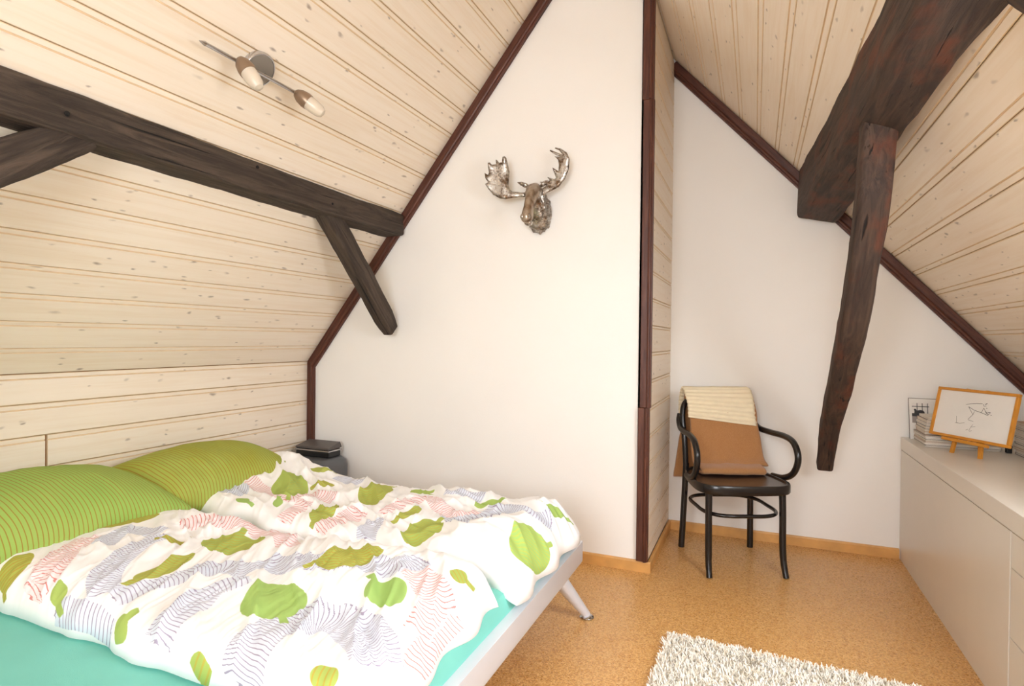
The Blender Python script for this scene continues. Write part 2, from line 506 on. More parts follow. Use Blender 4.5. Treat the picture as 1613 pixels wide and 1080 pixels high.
# ================================================================== old timbers
def hewn(name, stations, m, label, cat='beam', amp=.006, rnd=.2, nseg=10, sub=14, seed=0, scale=7.):
    """stations: list of 4 corner points (loop); rounded, lofted and roughened"""
    st = [[np.array(p, float) for p in s] for s in stations]
    fine = []
    for i in range(len(st)-1):
        for q in range(sub):
            t = q/sub
            fine.append([st[i][j]*(1-t)+st[i+1][j]*t for j in range(4)])
    fine.append(st[-1])
    rings = []
    for s in fine:
        ring = []
        cen = sum(s)/4
        for j in range(4):
            p, pn, pv = s[j], s[(j+1) % 4], s[(j-1) % 4]
            a, e = p+(pv-p)*rnd, p+(pn-p)*rnd
            for q in range(4):
                t = q/3
                ring.append((1-t)**2*a+2*t*(1-t)*p+t*t*e)
            for q in range(1, 4):
                t = q/4
                ring.append(e*(1-t)+(pn+(p-pn)*rnd)*t)
        out = []
        for p in ring:
            v = Vector(p)*scale+Vector((seed, seed*.3, 0))
            d = noise.noise(v)*.6+noise.noise(v*2.7)*.3+noise.noise(v*6.)*.15
            out.append(p+(p-cen)/max(np.linalg.norm(p-cen), 1e-4)*d*amp)
        rings.append(out)
    b = MB().loft(rings)
    o = b.build(name, m, smooth=True)
    # local x along the timber for the grain: re-express the mesh in a frame along its axis
    c0, c1 = sum(st[0])/4, sum(st[-1])/4
    x = Vector(c1-c0).normalized(); y = Vector((1, 0, 0)) if abs(x.x) < .7 else Vector((0, 0, 1))
    y = (y-x*y.dot(x)).normalized(); z = x.cross(y)
    R = Matrix((x, y, z)).transposed().to_4x4(); R.translation = Vector(c0)
    o.data.transform(R.inverted()); o.matrix_world = R
    return tag(o, label, cat)

# left purlin, half sunk in the slope
def pur(Y, dx=0, dz=0, h=1.):
    return [(-1.90+dx, Y, 1.742+dz), (-2.06+dx, Y, 1.738+dz), (-2.06+dx, Y, 1.885+dz), (-1.90+dx, Y, 1.742+dz+.125*h)]
hewn('purlin', [pur(YB-.024), pur(2.4, 0, -.004), pur(1.7, -.004, .002), pur(1.0, 0, .006, 1.05), pur(.3), pur(-.5), pur(YR+.01)], 'old_oak', 'long dark old timber purlin under the left roof slope', amp=.007, rnd=.12, seed=3)
PUR = bpy.data.objects['purlin']
simple('hole_dark', (18, 14, 12), .95)
for hx_, hy_, hr in ((106, 179, .008), (406, 263, .007), (524, 321, .006)):
    hp_ = on(hx_, hy_, 0, -1.899)
    ho = MB().lathe(tuple(hp_), (1, 0, 0), [(-.012, hr*.8), (.001, hr), (.0035, hr*.6)], 12).build('peg_hole', 'hole_dark')
    ho.parent = PUR; ho.matrix_parent_inverse = PUR.matrix_world.inverted()
def brace(cen, wx, wt, up=None):
    """cross-sections for a brace lying in a plane of constant X; cen: list of (x, y, z, wx scale, wt scale)"""
    st = []
    for i, c in enumerate(cen):
        p = np.array(c[:3]); a = np.array(cen[max(i-1, 0)][:3]); e = np.array(cen[min(i+1, len(cen)-1)][:3])
        t = (e-a)/np.linalg.norm(e-a); n = np.cross(np.array([1., 0, 0]), t); n /= np.linalg.norm(n)
        X = np.array([1., 0, 0])
        w, h = wx*c[3]/2, wt*c[4]/2
        st.append([p-X*w-n*h, p+X*w-n*h, p+X*w+n*h, p-X*w+n*h])
    return st
hewn('roof_brace', brace([(-1.965, 2.29, 1.79, 1, 1), (-1.965, 2.42, 1.66, 1, 1), (-1.965, 2.62, 1.46, 1, 1), (-1.965, 2.80, 1.27, 1, 1), (-1.965, 2.875, 1.19, .75, .8)], .085, .105), 'old_oak',
     'short dark timber brace slanting from the left purlin to the white wall', amp=.006, rnd=.18, sub=8, seed=9)
hewn('roof_brace', brace([(-1.965, 1.17, 1.772, 1, .9), (-1.965, 1.06, 1.694, 1, .95), (-1.965, .90, 1.585, 1, 1), (-1.965, .62, 1.385, 1, 1), (-1.965, .29, 1.118, 1, 1)], .10, .115), 'old_oak',
     'dark timber brace below the left purlin, cut by the left picture edge', amp=.008, rnd=.2, sub=8, seed=14)
def pst(z): return [(-1.91, .18, z), (-2.03, .18, z), (-2.03, .31, z), (-1.91, .31, z)]
hewn('roof_post', [pst(.001), pst(.9), pst(1.735)], 'old_oak', 'dark upright timber post under the left purlin beside the bed', 'post', amp=.006, rnd=.15, sub=8, seed=50)
# right purlin, massive and crooked
def purr(Y, xl, zbl, xr, zbr):
    return [(xr, Y, zbr), (xl, Y, zbl), (xl+.01, Y, zr(xl)+.03), (xr+.04, Y, zr(xr+.04)+.03)]
hewn('purlin', [purr(YA-.03, .205, 1.845, .40, 1.80), purr(3.3, .22, 1.835, .405, 1.80), purr(2.7, .25, 1.84, .41, 1.79), purr(2.0, .277, 1.836, .405, 1.785), purr(1.45, .297, 1.85, .445, 1.83), purr(.8, .30, 1.845, .46, 1.83), purr(-.3, .29, 1.83, .45, 1.82), purr(YR+.01, .29, 1.83, .45, 1.82)],
     'old_oak_red', 'massive dark reddish-brown purlin under the right roof slope', amp=.010, rnd=.10, seed=21, scale=6.)
BR = []
for (x, y, s1, s2) in ((1385, 185, 1.05, .95), (1376, 300, 1.0, .95), (1362, 400, .98, .98), (1345, 505, 1.0, .98), (1324, 600, .98, .92), (1306, 675, .9, .85), (1299, 733, .78, .72)):
    p = on(x, y, 0, .345)
    BR.append((p[0], min(p[1], 3.58), p[2], s1, s2))
hewn('roof_brace', brace(BR, .095, .10), 'old_oak_red', 'long dark crooked timber brace hanging from the right purlin in front of the alcove wall', amp=.006, rnd=.22, sub=8, seed=33)
hewn('roof_brace', brace([(.40, 1.31, 1.90, 1, 1), (.40, 1.225, 1.829, 1, 1), (.40, 1.125, 1.728, 1, 1), (.40, 1.05, 1.648, .85, .85)], .09, .11), 'old_oak_red',
     'short sawn-off brace stub just showing in the upper right picture corner', amp=.006, rnd=.25, sub=8, seed=41)

# ================================================================== bed
simple('bed_silver', (220, 222, 230), .38, .25, .02)
simple('chrome', (200, 200, 202), .18, 1., .03)
simple('teal_cotton', (126, 202, 188), .85, 0, .06, 5., .15, 500., .2)
BX0, BX1, BY0, BY1 = -2.58, -.65, .50, 2.37
ZRT, ZRB, ZM = .312, .215, .372
bed = thing('bed', 'low double bed with silver grey rails and slanted metal legs', 'bed', ((BX0+BX1)/2, (BY0+BY1)/2, 0))
def rail(name, p0, p1, nrm, lab=None):
    p0, p1, n = Vector(p0), Vector(p1), Vector(nrm)
    d = (p1-p0).normalized()
    prof = [(0, ZRT), (-.045, ZRT), (-.045, ZRB)]+[(-.022+.022*math.sin(a), ZRB+.022-.022*math.cos(a)) for a in np.linspace(0, PI/2, 6)]
    rings = []
    for q, ins in ((0, .02), (.006, .008), (.02, 0), (1, 0)):
        if q < 1: rings.append([(p0+d*q+n*(x-(ins if x > -.02 else 0))+Vector((0, 0, z+(ins*.6 if z < ZRB+.03 else (-ins*.3 if z > ZRT-.01 else 0))))) for x, z in prof])
    e = [[(p1-d*(p-p0).dot(d)+(p-p0)-d*(p-p0).dot(d)) for p in r] for r in rings]
    rings = rings+e[::-1]
    o = MB().loft(rings).build(name, 'bed_silver', bed, smooth=True)
    return o
rail('foot_rail', (BX1, BY0, 0), (BX1, BY1, 0), (1, 0, 0))
rail('side_rail', (BX0, BY1, 0), (BX1-.046, BY1, 0), (0, 1, 0))
rail('side_rail', (BX0, BY0, 0), (BX1-.046, BY0, 0), (0, -1, 0))
rail('head_rail', (BX0, BY0, 0), (BX0, BY1, 0), (-1, 0, 0))
b = MB(); b.box(BX0+.05, BX1-.05, BY0+.05, BY1-.05, ZRB+.01, ZRB+.03); b.build('slat_base', 'skirting', bed)
for sx, sy in ((1, 1), (1, -1), (-1, 1), (-1, -1)):
    tx = (BX1-.10) if sx > 0 else (BX0+.12)
    ty = (BY1-.14) if sy > 0 else (BY0+.14)
    fx = BX1+.022 if sx > 0 else BX0+.06
    fy = BY1-.025 if sy > 0 else BY0+.025
    top = Vector((tx, ty, ZRB+.012)); ft = Vector((fx, fy, .012))
    lg = MB().tube([top, top.lerp(ft, .5), ft], [.036, .027, .017], 18).build('leg', 'bed_silver', bed, smooth=True)
    MB().lathe((fx, fy, 0), (0, 0, 1), [(0, .028), (.006, .030), (.010, .027), (.014, .016)], 24).build('foot_disc', 'chrome', lg, smooth=True)

# mattress under a fitted sheet
def sheet_z(x, y):
    return .004*(vnoise(x*5+y*2, y*9-x*3, 5)-.5)+.005*(1-np.abs(2*vnoise(x*2.2+y*6, y*2-x*6, 8)-1))
b = MB(); nx, ny = 90, 80
mx0, mx1, my0, my1 = BX0+.02, BX1-.035, BY0+.02, BY1-.03
xs = mx0+(mx1-mx0)*np.linspace(0, 1, nx); ys = my0+(my1-my0)*np.linspace(0, 1, ny)
X, Y = np.meshgrid(xs, ys, indexing='ij')
dd = np.minimum(np.minimum(X-mx0, mx1-X), np.minimum(Y-my0, my1-Y))
Z = ZM+sheet_z(X, Y)-.05*(1-np.sqrt(np.clip(1-(1-np.clip(dd/.05, 0, 1))**2, 0, 1)))
V = np.stack([X, Y, Z], -1).reshape(-1, 3).tolist()
Fc = [(i*ny+j, (i+1)*ny+j, (i+1)*ny+j+1, i*ny+j+1) for i in range(nx-1) for j in range(ny-1)]
per = [i*ny for i in range(nx)]+[(nx-1)*ny+j for j in range(1, ny)]+[i*ny+ny-1 for i in range(nx-2, -1, -1)]+[j for j in range(ny-2, 0, -1)]
o0 = len(V); V += [(V[i][0], V[i][1], ZRB+.031) for i in per]
n = len(per)
Fc += [(per[i], per[(i+1) % n], o0+(i+1) % n, o0+i) for i in range(n)]+[tuple(range(o0, o0+n))]
b.add(V, Fc)
tag(b.build('mattress', 'teal_cotton', smooth=True), 'mattress under a turquoise fitted sheet, on the low bed', 'mattress')

# ---- printed duvets: the print is stored as smooth fields on the cloth and drawn by the material
def print_mat(name):
    m, k = mat(name, (250, 249, 249), .85, 0, .2)
    def att(n):
        a = k.n('Attribute', attribute_name=n)
        s = k.n('SeparateXYZ'); k.set(s.inputs[0], a.outputs['Vector'])
        return s.outputs
    c = lin((250, 249, 249))
    T = att('tube')
    mask = k.rng(T[0], .0015, -.0015)
    ph = k.math('FRACT', T[1])
    line = k.rng(k.math('ABSOLUTE', k.math('SUBTRACT', ph, .5)), .36, .43)
    isred = k.math('GREATER_THAN', T[2], .5)
    base = k.mix(isred, lin((224, 230, 242)), lin((246, 233, 235)))
    dark = k.mix(isred, lin((146, 128, 156)), lin((208, 102, 92)))
    tc = k.mix(k.math('MULTIPLY', line, .8), base, dark)
    c = k.mix(mask, c, tc)
    Lf = att('leaf')
    mask = k.rng(Lf[0], .0015, -.0015)
    ph = k.math('FRACT', Lf[1])
    line = k.rng(k.math('ABSOLUTE', k.math('SUBTRACT', ph, .5)), .33, .40)
    hue = Lf[2]
    lc = k.mix(hue, lin((164, 198, 112)), lin((176, 180, 84)))
    ll = k.mix(hue, lin((196, 200, 84)), lin((186, 126, 50)))
    c = k.mix(mask, c, k.mix(k.math('MULTIPLY', line, .75), lc, ll))
    k.set(k.b.inputs['Base Color'], c)
    k.bump(k.noise(k.coord(), 900., 2), .06, .001)
    M[name] = m
print_mat('leaf_print')

def project(P):
    d = P-CO; z = d@CF
    return 806.5+FPX*(d@CR)/z, 540-FPX*(d@CU)/z, z

def duvet(name, label, near, far, T0, nu, nv, wr, foot_drop, motifs_leaf, motifs_tube, seed, left_bulge=0., extra=None):
    """near, far: control points (x, y) of the two long edges from head to foot"""
    N = np.array(spline(near, 16)); Fa = np.array(spline(far, 16))
    def res(C, n):
        s = np.r_[0, np.cumsum(np.linalg.norm(np.diff(C, axis=0), axis=1))]; q = np.linspace(0, s[-1], n)
        return np.stack([np.interp(q, s, C[:, 0]), np.interp(q, s, C[:, 1])], -1)
    # denser sampling close to the borders
    def dens(n):
        t = np.linspace(0, 1, n); return t-.10*np.sin(2*PI*t)/(2*PI)*5*.18
    N, Fa = res(N, nu), res(Fa, nu)
    v = np.linspace(0, 1, nv)
    P = N[:, None, :]*(1-v)[None, :, None]+Fa[:, None, :]*v[None, :, None]
    u = np.linspace(0, 1, nu)
    # ends bow out a little
    P[:, :, 0] += -(left_bulge*np.sin(PI*v))[None, :]*(1-u)[:, None]**6
    P[:, :, 0] += .012*np.sin(v*17+seed)[None, :]*(u**8)[:, None]
    P[:, :, 1] += (.030*(vnoise(u*11+seed, u*0, seed+3)-.5)+.004*(vnoise(u*34, u*0, seed+4)-.5))[:, None]*(np.abs(2*v-1)**5)[None, :]
    X, Y = P[..., 0], P[..., 1]
    Lu = 1.5; Lv = .72
    du = np.minimum(u, 1-u)[:, None]*Lu*np.ones((1, nv)); dv = np.minimum(v, 1-v)[None, :]*Lv*np.ones((nu, 1))
    def rnd(d, w): return np.sqrt(np.clip(1-(1-np.clip(d/w, 0, 1))**2, 0, 1))
    puff = rnd(du, .10)**.8*rnd(dv, .11)**.8
    low = T0*(.80+.40*vnoise(X*2.6+seed, Y*2.6, seed)+.16*(vnoise(X*6, Y*6+seed, seed+1)-.5))
    if extra is not None: low = low+extra(X, Y, u[:, None], v[None, :])
    base = ZM+.010-foot_drop*sstep(-.80, -.64, X)
    ang, fa, fc, amp = wr
    def rid(a, f1, f2, sd, sharp=1.6):
        xx = X*math.cos(a)+Y*math.sin(a); yy = -X*math.sin(a)+Y*math.cos(a)
        wx = .35*(vnoise(X*3+9, Y*3, sd+5)-.5)
        q = vnoise(xx*f1+sd, (yy+wx*.25)*f2+wx, sd)
        return (1-np.abs(2*q-1))**sharp
    w = amp*(rid(ang, fa, fc, seed+11)+.65*rid(ang+.25, fa*1.3, fc*1.8, seed+12)+.25*rid(ang-.3, fa*2.2, fc*3.4, seed+13))
    w = w*sstep(.02, .16, u)[:, None]+.9*amp*(1-sstep(.02, .16, u))[:, None]
    top = base+puff*(low+w-.9*amp)+.004*(1-puff)
    Z = np.maximum(top, base)
    Ptop = np.stack([X, Y, Z], -1)
    # cloth coordinates: arc lengths on the smooth shape
    Zs = base+puff*low
    Ps = np.stack([X, Y, Zs], -1)
    S = np.concatenate([np.zeros((1, nv)), np.cumsum(np.linalg.norm(np.diff(Ps, axis=0), axis=2), 0)], 0)
    Tt = np.concatenate([np.zeros((nu, 1)), np.cumsum(np.linalg.norm(np.diff(Ps, axis=1), axis=2), 1)], 1)
    px, py, pz = project(Ptop.reshape(-1, 3))
    Sf, Tf = S.ravel(), Tt.ravel()
    def find(q):
        d = np.hypot(px-q[0], py-q[1])
        c = np.where(d < d.min()+2.5)[0]
        i = c[np.argmin(pz[c])]
        return np.array([Sf[i], Tf[i]])
    ls = np.full(S.size, 9.); lp = np.zeros(S.size); lh = np.zeros(S.size)
    for (stem, tip, wd, hue, lines) in motifs_leaf:
        a, c = find(stem), find(tip)
        L = np.linalg.norm(c-a)
        if L < .02: continue
        e = (c-a)/L
        L = min(max(L, .06), .30); wd_ = min(wd, L*1.15)
        x = (Sf-a[0])*e[0]+(Tf-a[1])*e[1]; y = -(Sf-a[0])*e[1]+(Tf-a[1])*e[0]
        t = np.clip(x/L, 0, 1)
        hw = wd_/2*np.sin(PI*t**.85)**.62
        body = np.where((x > 0) & (x < L), np.abs(y)-hw, np.hypot(np.minimum(x, 0)+np.maximum(x-L, 0), y))
        stemd = np.maximum(np.abs(y)-.011-.03*np.clip(-x-.01, 0, .05), np.maximum(-x-.035, x-.04))
        sd = np.minimum(body, stemd)
        up = sd < ls
        ls[up] = sd[up]; lh[up] = hue
        lp[up] = ((y*.75+x*.65)/lines)[up] if lines else .5
    ts = np.full(S.size, 9.); tp = np.zeros(S.size); th = np.zeros(S.size)
    for (pts, wd, hue, gap) in motifs_tube:
        C = np.array([find(q) for q in pts])
        if len(C) > 2: C = np.array(spline(C, 8))
        acc = 0.; best = np.full(S.size, 9.); arc = np.zeros(S.size)
        ends = np.maximum((Sf-C[0][0])*(C[0]-C[1])[0]+(Tf-C[0][1])*(C[0]-C[1])[1], 0)/max(np.linalg.norm(C[0]-C[1]), 1e-5)*(np.hypot(Sf-C[0][0], Tf-C[0][1]) < wd*1.6)
        ends = np.maximum(ends, np.maximum((Sf-C[-1][0])*(C[-1]-C[-2])[0]+(Tf-C[-1][1])*(C[-1]-C[-2])[1], 0)/max(np.linalg.norm(C[-1]-C[-2]), 1e-5)*(np.hypot(Sf-C[-1][0], Tf-C[-1][1]) < wd*1.6))
        for p, q in zip(C[:-1], C[1:]):
            d = q-p; L = np.linalg.norm(d)
            if L < 1e-5: continue
            e = d/L; x = (Sf-p[0])*e[0]+(Tf-p[1])*e[1]; xc = np.clip(x, 0, L)
            dist = np.hypot(Sf-p[0]-e[0]*xc, Tf-p[1]-e[1]*xc)
            side = -(Sf-p[0])*e[1]+(Tf-p[1])*e[0]
            up = dist < best
            best[up] = dist[up]; arc[up] = (acc+xc+side*side*3.)[up]
            acc += L
        sd = np.maximum(best-wd/2, np.where(ends > 0, ends-.002, -9))
        up = sd < ts
        ts[up] = sd[up]; tp[up] = (arc/gap)[up]; th[up] = hue
    V = Ptop.reshape(-1, 3)
    Fc = [(i*nv+j, (i+1)*nv+j, (i+1)*nv+j+1, i*nv+j+1) for i in range(nu-1) for j in range(nv-1)]
    per = [i*nv for i in range(nu)]+[(nu-1)*nv+j for j in range(1, nv)]+[i*nv+nv-1 for i in range(nu-2, -1, -1)]+[j for j in range(nv-2, 0, -1)]
    n = len(per); o0 = len(V)
    bot = V[per].copy(); cen = bot.mean(0)
    bot = bot+(cen-bot)*np.array([.03, .06, 0]); bot[:, 2] = np.minimum(bot[:, 2]-.006, bot[:, 2])
    bot[:, 2] = np.maximum(bot[:, 2], ZRT-.02)
    V = np.concatenate([V, bot])
    Fc += [(per[i], per[(i+1) % n], o0+(i+1) % n, o0+i) for i in range(n)]+[tuple(range(o0, o0+n))]
    o = MB().add(V.tolist(), Fc).build(name, 'leaf_print', smooth='all')
    pad = lambda a, q: np.concatenate([a, np.full(n, q)])
    for an, (a, bb, cc) in (('leaf', (ls, lp, lh)), ('tube', (ts, tp, th))):
        at = o.data.attributes.new(an, 'FLOAT_VECTOR', 'POINT')
        at.data.foreach_set('vector', np.stack([pad(a, 9.), pad(bb, 0), pad(cc, 0)], -1).astype(np.float32).ravel())
    return tag(o, label, 'duvet', 'two leaf-print duvets on the bed')

near_leaf = [((143, 829), (252, 806), .10, .9, .012), ((383, 838), (352, 868), .20, .5, .014), ((212, 912), (306, 868), .085, .7, .012), ((262, 843), (304, 847), .045, .9, .012),
             ((446, 967), (420, 916), .17, .1, 0), ((6, 930), (50, 868), .10, .9, .012), ((90, 952), (98, 910), .055, .4, 0), ((200, 970), (178, 1008), .07, .4, 0),
             ((320, 1066), (311, 1022), .11, .5, .018), ((494, 882), (604, 862), .13, .8, .012), ((592, 907), (632, 948), .12, .0, 0), ((520, 1085), (505, 1058), .2, .6, .014), ((735, 912), (712, 898), .07, .6, .015)]
near_tube = [([(372, 1078), (392, 1025), (430, 986), (490, 962), (545, 975), (582, 1012), (596, 1045)], .13, .2, .011),
             ([(256, 838), (205, 862), (168, 898), (163, 930)], .085, .1, .011), ([(178, 938), (230, 923), (283, 905), (357, 890), (395, 897)], .085, .3, .013),
             ([(244, 1008), (256, 984), (298, 953), (335, 930), (390, 905)], .09, .3, .013), ([(48, 938), (67, 908), (104, 864), (140, 843)], .10, .9, .013),
             ([(86, 962), (123, 968), (166, 1003)], .075, .3, .014), ([(160, 850), (208, 830), (253, 835)], .07, .2, .013),
             ([(283, 817), (335, 815), (394, 819), (439, 834), (456, 858)], .095, .9, .013), ([(418, 880), (493, 877), (567, 881), (622, 888), (668, 880)], .12, .1, .012),
             ([(652, 896), (690, 930), (688, 961), (666, 1000)], .11, .9, .015), ([(722, 968), (690, 1005), (650, 1050)], .08, .9, .015)]
duvet('duvet', 'leaf-printed white duvet on the near half of the bed, wrinkled crosswise',
      [(-2.13, .98), (-1.99, .955), (-1.75, .945), (-1.51, .93), (-1.25, .91), (-1.05, .905), (-.85, .90), (-.69, .92)],
      [(-2.20, 1.60), (-2.0, 1.64), (-1.77, 1.66), (-1.45, 1.645), (-1.15, 1.635), (-.95, 1.66), (-.80, 1.64), (-.69, 1.59)],
      .092, 300, 160, (-1.05, 2.0, 17., .020), .035, near_leaf, near_tube, 2)
far_leaf = [((454, 776), (460, 733), .19, .3, .012), ((524, 728), (490, 736), .085, .6, .012), ((497, 758), (527, 761), .05, .8, .012), ((616, 762), (572, 790), .15, .6, .013),
            ((674, 774), (658, 760), .10, .4, 0), ((494, 820), (528, 792), .10, .6, .013), ((625, 812), (665, 798), .06, .7, .012), ((690, 818), (640, 852), .15, .5, .013),
            ((784, 788), (748, 793), .08, .3, 0), ((892, 812), (850, 787), .07, .2, 0), ((866, 858), (806, 866), .20, .1, .014), ((438, 782), (436, 796), .05, .1, 0), ((392, 788), (372, 782), .05, .1, 0)]
far_tube = [([(392, 750), (418, 770), (455, 782), (496, 777), (528, 783)], .085, .9, .013), ([(446, 818), (466, 800), (482, 786)], .08, .9, .013), ([(500, 832), (541, 810), (567, 802)], .09, .9, .013),
            ([(604, 806), (637, 788), (674, 780), (696, 795), (718, 810), (756, 804)], .075, .9, .013), ([(535, 748), (570, 757)], .09, .1, .012),
            ([(702, 818), (752, 811), (789, 797), (837, 797), (870, 820)], .13, .1, .012), ([(576, 845), (592, 815)], .08, .1, .011), ([(704, 769), (760, 779)], .08, .1, .012), ([(330, 768), (390, 772)], .11, .1, .012)]
def far_extra(X, Y, u, v):
    return .085*np.exp(-((X+2.22)/.22)**2-((Y-2.26)/.25)**2)+.035*np.exp(-((X+.80)/.16)**2)
duvet('duvet', 'leaf-printed white duvet on the far half of the bed, bunched up along the white wall',
      [(-2.27, 1.74), (-2.05, 1.72), (-1.80, 1.69), (-1.5, 1.655), (-1.15, 1.655), (-.95, 1.66), (-.80, 1.65), (-.655, 1.635)],
      [(-2.34, 2.37), (-2.1, 2.40), (-1.8, 2.37), (-1.5, 2.35), (-1.15, 2.39), (-.9, 2.37), (-.75, 2.36), (-.645, 2.33)],
      .088, 300, 160, (-.75, 4.0, 12., .025), .05, far_leaf, far_tube, 6, .03, far_extra)

# ---- pillows
m, k = mat('stripe_green', (160, 184, 66), .85, 0, .2)
v = k.coord()
wv = k.n('TexNoise'); k.set(wv.inputs['Vector'], v); wv.inputs['Scale'].default_value = 5.
sx = k.n('SeparateXYZ'); k.set(sx.inputs[0], v)
ph = k.math('FRACT', k.math('ADD', k.math('MULTIPLY', sx.outputs[1], 66.), k.math('MULTIPLY', wv.outputs[0], 1.2)))
ln = k.rng(k.math('ABSOLUTE', k.math('SUBTRACT', ph, .5)), .36, .43)
oi = k.n('ObjectInfo').outputs['Color']
gb = k.mix(k.noise(v, 6., 2), oi, lin((164, 186, 96)))
k.set(k.b.inputs['Base Color'], k.mix(k.math('MULTIPLY', ln, .72), gb, lin((156, 104, 40))))
k.bump(k.noise(v, 12., 3), .25, .02)
M['stripe_green'] = m
def pillow(loc, rz, tilt, sx, sy, T, label, color, seed, roll=0.):
    n = 70; u = np.linspace(-1, 1, n); U, Vv = np.meshgrid(u, u, indexing='ij')
    r = 1-.07*(1-np.abs(Vv)**2)*np.abs(U)**2.; r2 = 1-.07*(1-np.abs(U)**2)*np.abs(Vv)**2.
    X = U*sx/2*r; Y = Vv*sy/2*r2
    h = ((1-U**2)*(1-Vv**2))
    h = np.clip(h, 0, 1)**.42
    wr = .012*(1-np.abs(2*vnoise(X*7+seed, Y*14, seed)-1))*h*(1-h*.4)+.014*(vnoise(X*5+seed, Y*5, seed+1)-.5)*h
    Zt = T*.62*h+wr; Zb = -T*.38*h*.9
    V = np.concatenate([np.stack([X, Y, Zt], -1).reshape(-1, 3), np.stack([X, Y, Zb-.002], -1).reshape(-1, 3)])
    Fc = []
    q = n*n
    for i in range(n-1):
        for j in range(n-1):
            a = i*n+j
            Fc.append((a, a+n, a+n+1, a+1)); Fc.append((q+a, q+a+1, q+a+n+1, q+a+n))
    per = [i*n for i in range(n)]+[(n-1)*n+j for j in range(1, n)]+[i*n+n-1 for i in range(n-2, -1, -1)]+[j for j in range(n-2, 0, -1)]
    Fc += [(per[i], per[(i+1) % len(per)], q+per[(i+1) % len(per)], q+per[i]) for i in range(len(per))]
    o = MB().add(V.tolist(), Fc).build('pillow', 'stripe_green', smooth='all')
    o.location = loc; o.rotation_euler = (roll, tilt, rz); o.color = color
    return tag(o, label, 'pillow', 'green striped pillows on the bed')
pillow((-2.30, 1.22, .492), .06, .16, .56, .86, .27, 'light green striped pillow at the near side, overlapping the other', lin((140, 184, 88)), 3)
pillow((-2.325, 1.93, .485), -.03, .14, .50, .78, .25, 'olive green striped pillow lying behind the light green one', lin((158, 158, 50)), 8)

# ================================================================== bedside device
simple('grey_plastic', (92, 94, 98), .35, 0, .04)
simple('black_plastic', (26, 27, 30), .28, 0, .05)
simple('device_brown', (84, 78, 76), .4, 0, .05)
st = thing('bedside_stool', 'dark grey rounded plastic stool in the corner behind the bed', 'stool', (-2.42, 2.77, 0))
b = MB()
def rrect(cx, cy, hx, hy, r, z, n=6):
    out = []
    for (sx, sy, a0) in ((1, 1, 0), (-1, 1, PI/2), (-1, -1, PI), (1, -1, 3*PI/2)):
        for i in range(n):
            a = a0+PI/2*i/(n-1)
            out.append((cx+sx*(hx-r)+r*math.cos(a), cy+sy*(hy-r)+r*math.sin(a), z))
    return out
sxc, syc = -2.42, 2.77
b.loft([rrect(sxc, syc, .158, .135, .05, 0), rrect(sxc, syc, .158, .135, .05, .375), rrect(sxc, syc, .152, .130, .05, .410), rrect(sxc, syc, .135, .112, .045, .427), rrect(sxc, syc, .11, .09, .04, .431)])
b.build('body', 'grey_plastic', st, smooth=True)
dv = thing('bedside_radio', 'black radio with a silver strip standing on the grey stool', 'radio', (-2.43, 2.80, .431))
MB().box(-2.553, -2.307, 2.755, 2.865, .4312, .466).build('body', 'black_plastic', dv, bevel=.006)
MB().box(-2.557, -2.303, 2.75, 2.87, .466, .475).build('silver_strip', 'chrome', dv, bevel=.002)
MB().box8([(-2.557, 2.752, .4785), (-2.303, 2.752, .4785), (-2.303, 2.872, .482), (-2.557, 2.872, .482), (-2.554, 2.755, .490), (-2.306, 2.755, .490), (-2.312, 2.868, .515), (-2.548, 2.868, .515)]).build('lid', 'device_brown', dv, bevel=.004)
MB().box(-2.55, -2.31, 2.758, 2.86, .4755, .480).build('hinge', 'black_plastic', dv)

# ================================================================== chair
simple('black_lacquer', (30, 26, 25), .24, 0, .1)
simple('seat_lacquer', (52, 36, 30), .22, 0, .12, 12.)
CHR = math.radians(23.5)
ch = thing('bentwood_armchair', 'black bentwood armchair with curved arms standing in the alcove', 'chair', (-.104, 3.254, 0), CHR)
def chb(b, name, m='black_lacquer', smooth=True, parent=ch, **kw): return b.build(name, m, parent, smooth=smooth, world=False, **kw)
ZS = .452
# seat: bent rim and inset panel
def seat_ring(k, z):
    pts = []
    for a in np.linspace(0, 2*PI, 48, endpoint=False):
        cx, sy = math.cos(a), math.sin(a)
        e = .52
        x = .225*abs(cx)**e*(1 if cx > 0 else -1); y = .235*abs(sy)**e*(1 if sy > 0 else -1)
        x *= 1-.10*(y/.235)          # a little narrower at the back
        pts.append((x*k, y*k-.01, z))
    return pts
b = MB(); b.loft([seat_ring(.93, ZS-.046), seat_ring(.985, ZS-.046), seat_ring(1., ZS-.040), seat_ring(1., ZS-.006), seat_ring(.985, ZS), seat_ring(.93, ZS), seat_ring(.925, ZS-.004), seat_ring(.90, ZS-.010)], cap=False)
sr_ = chb(b, 'seat_rim')
b = MB(); b.loft([seat_ring(.935, ZS-.03), seat_ring(.935, ZS-.007), seat_ring(.6, ZS-.012), seat_ring(.02, ZS-.014)]); chb(b, 'seat_panel', 'seat_lacquer')
for s in (-1, 1):
    p = spline([(s*.182, -.175, ZS-.035), (s*.183, -.18, .30), (s*.183, -.183, .16), (s*.185, -.192, .07), (s*.188, -.215, 0)], 6)
    chb(MB().tube(p, [.0165]*(len(p)-8)+[.0155]*4+[.0145]*4, 14), 'leg')
    p = spline([(s*.180, .192, ZS+.02), (s*.183, .198, .33), (s*.188, .206, .16), (s*.193, .215, 0)], 6)
    chb(MB().tube(p, .0165, 14), 'leg')
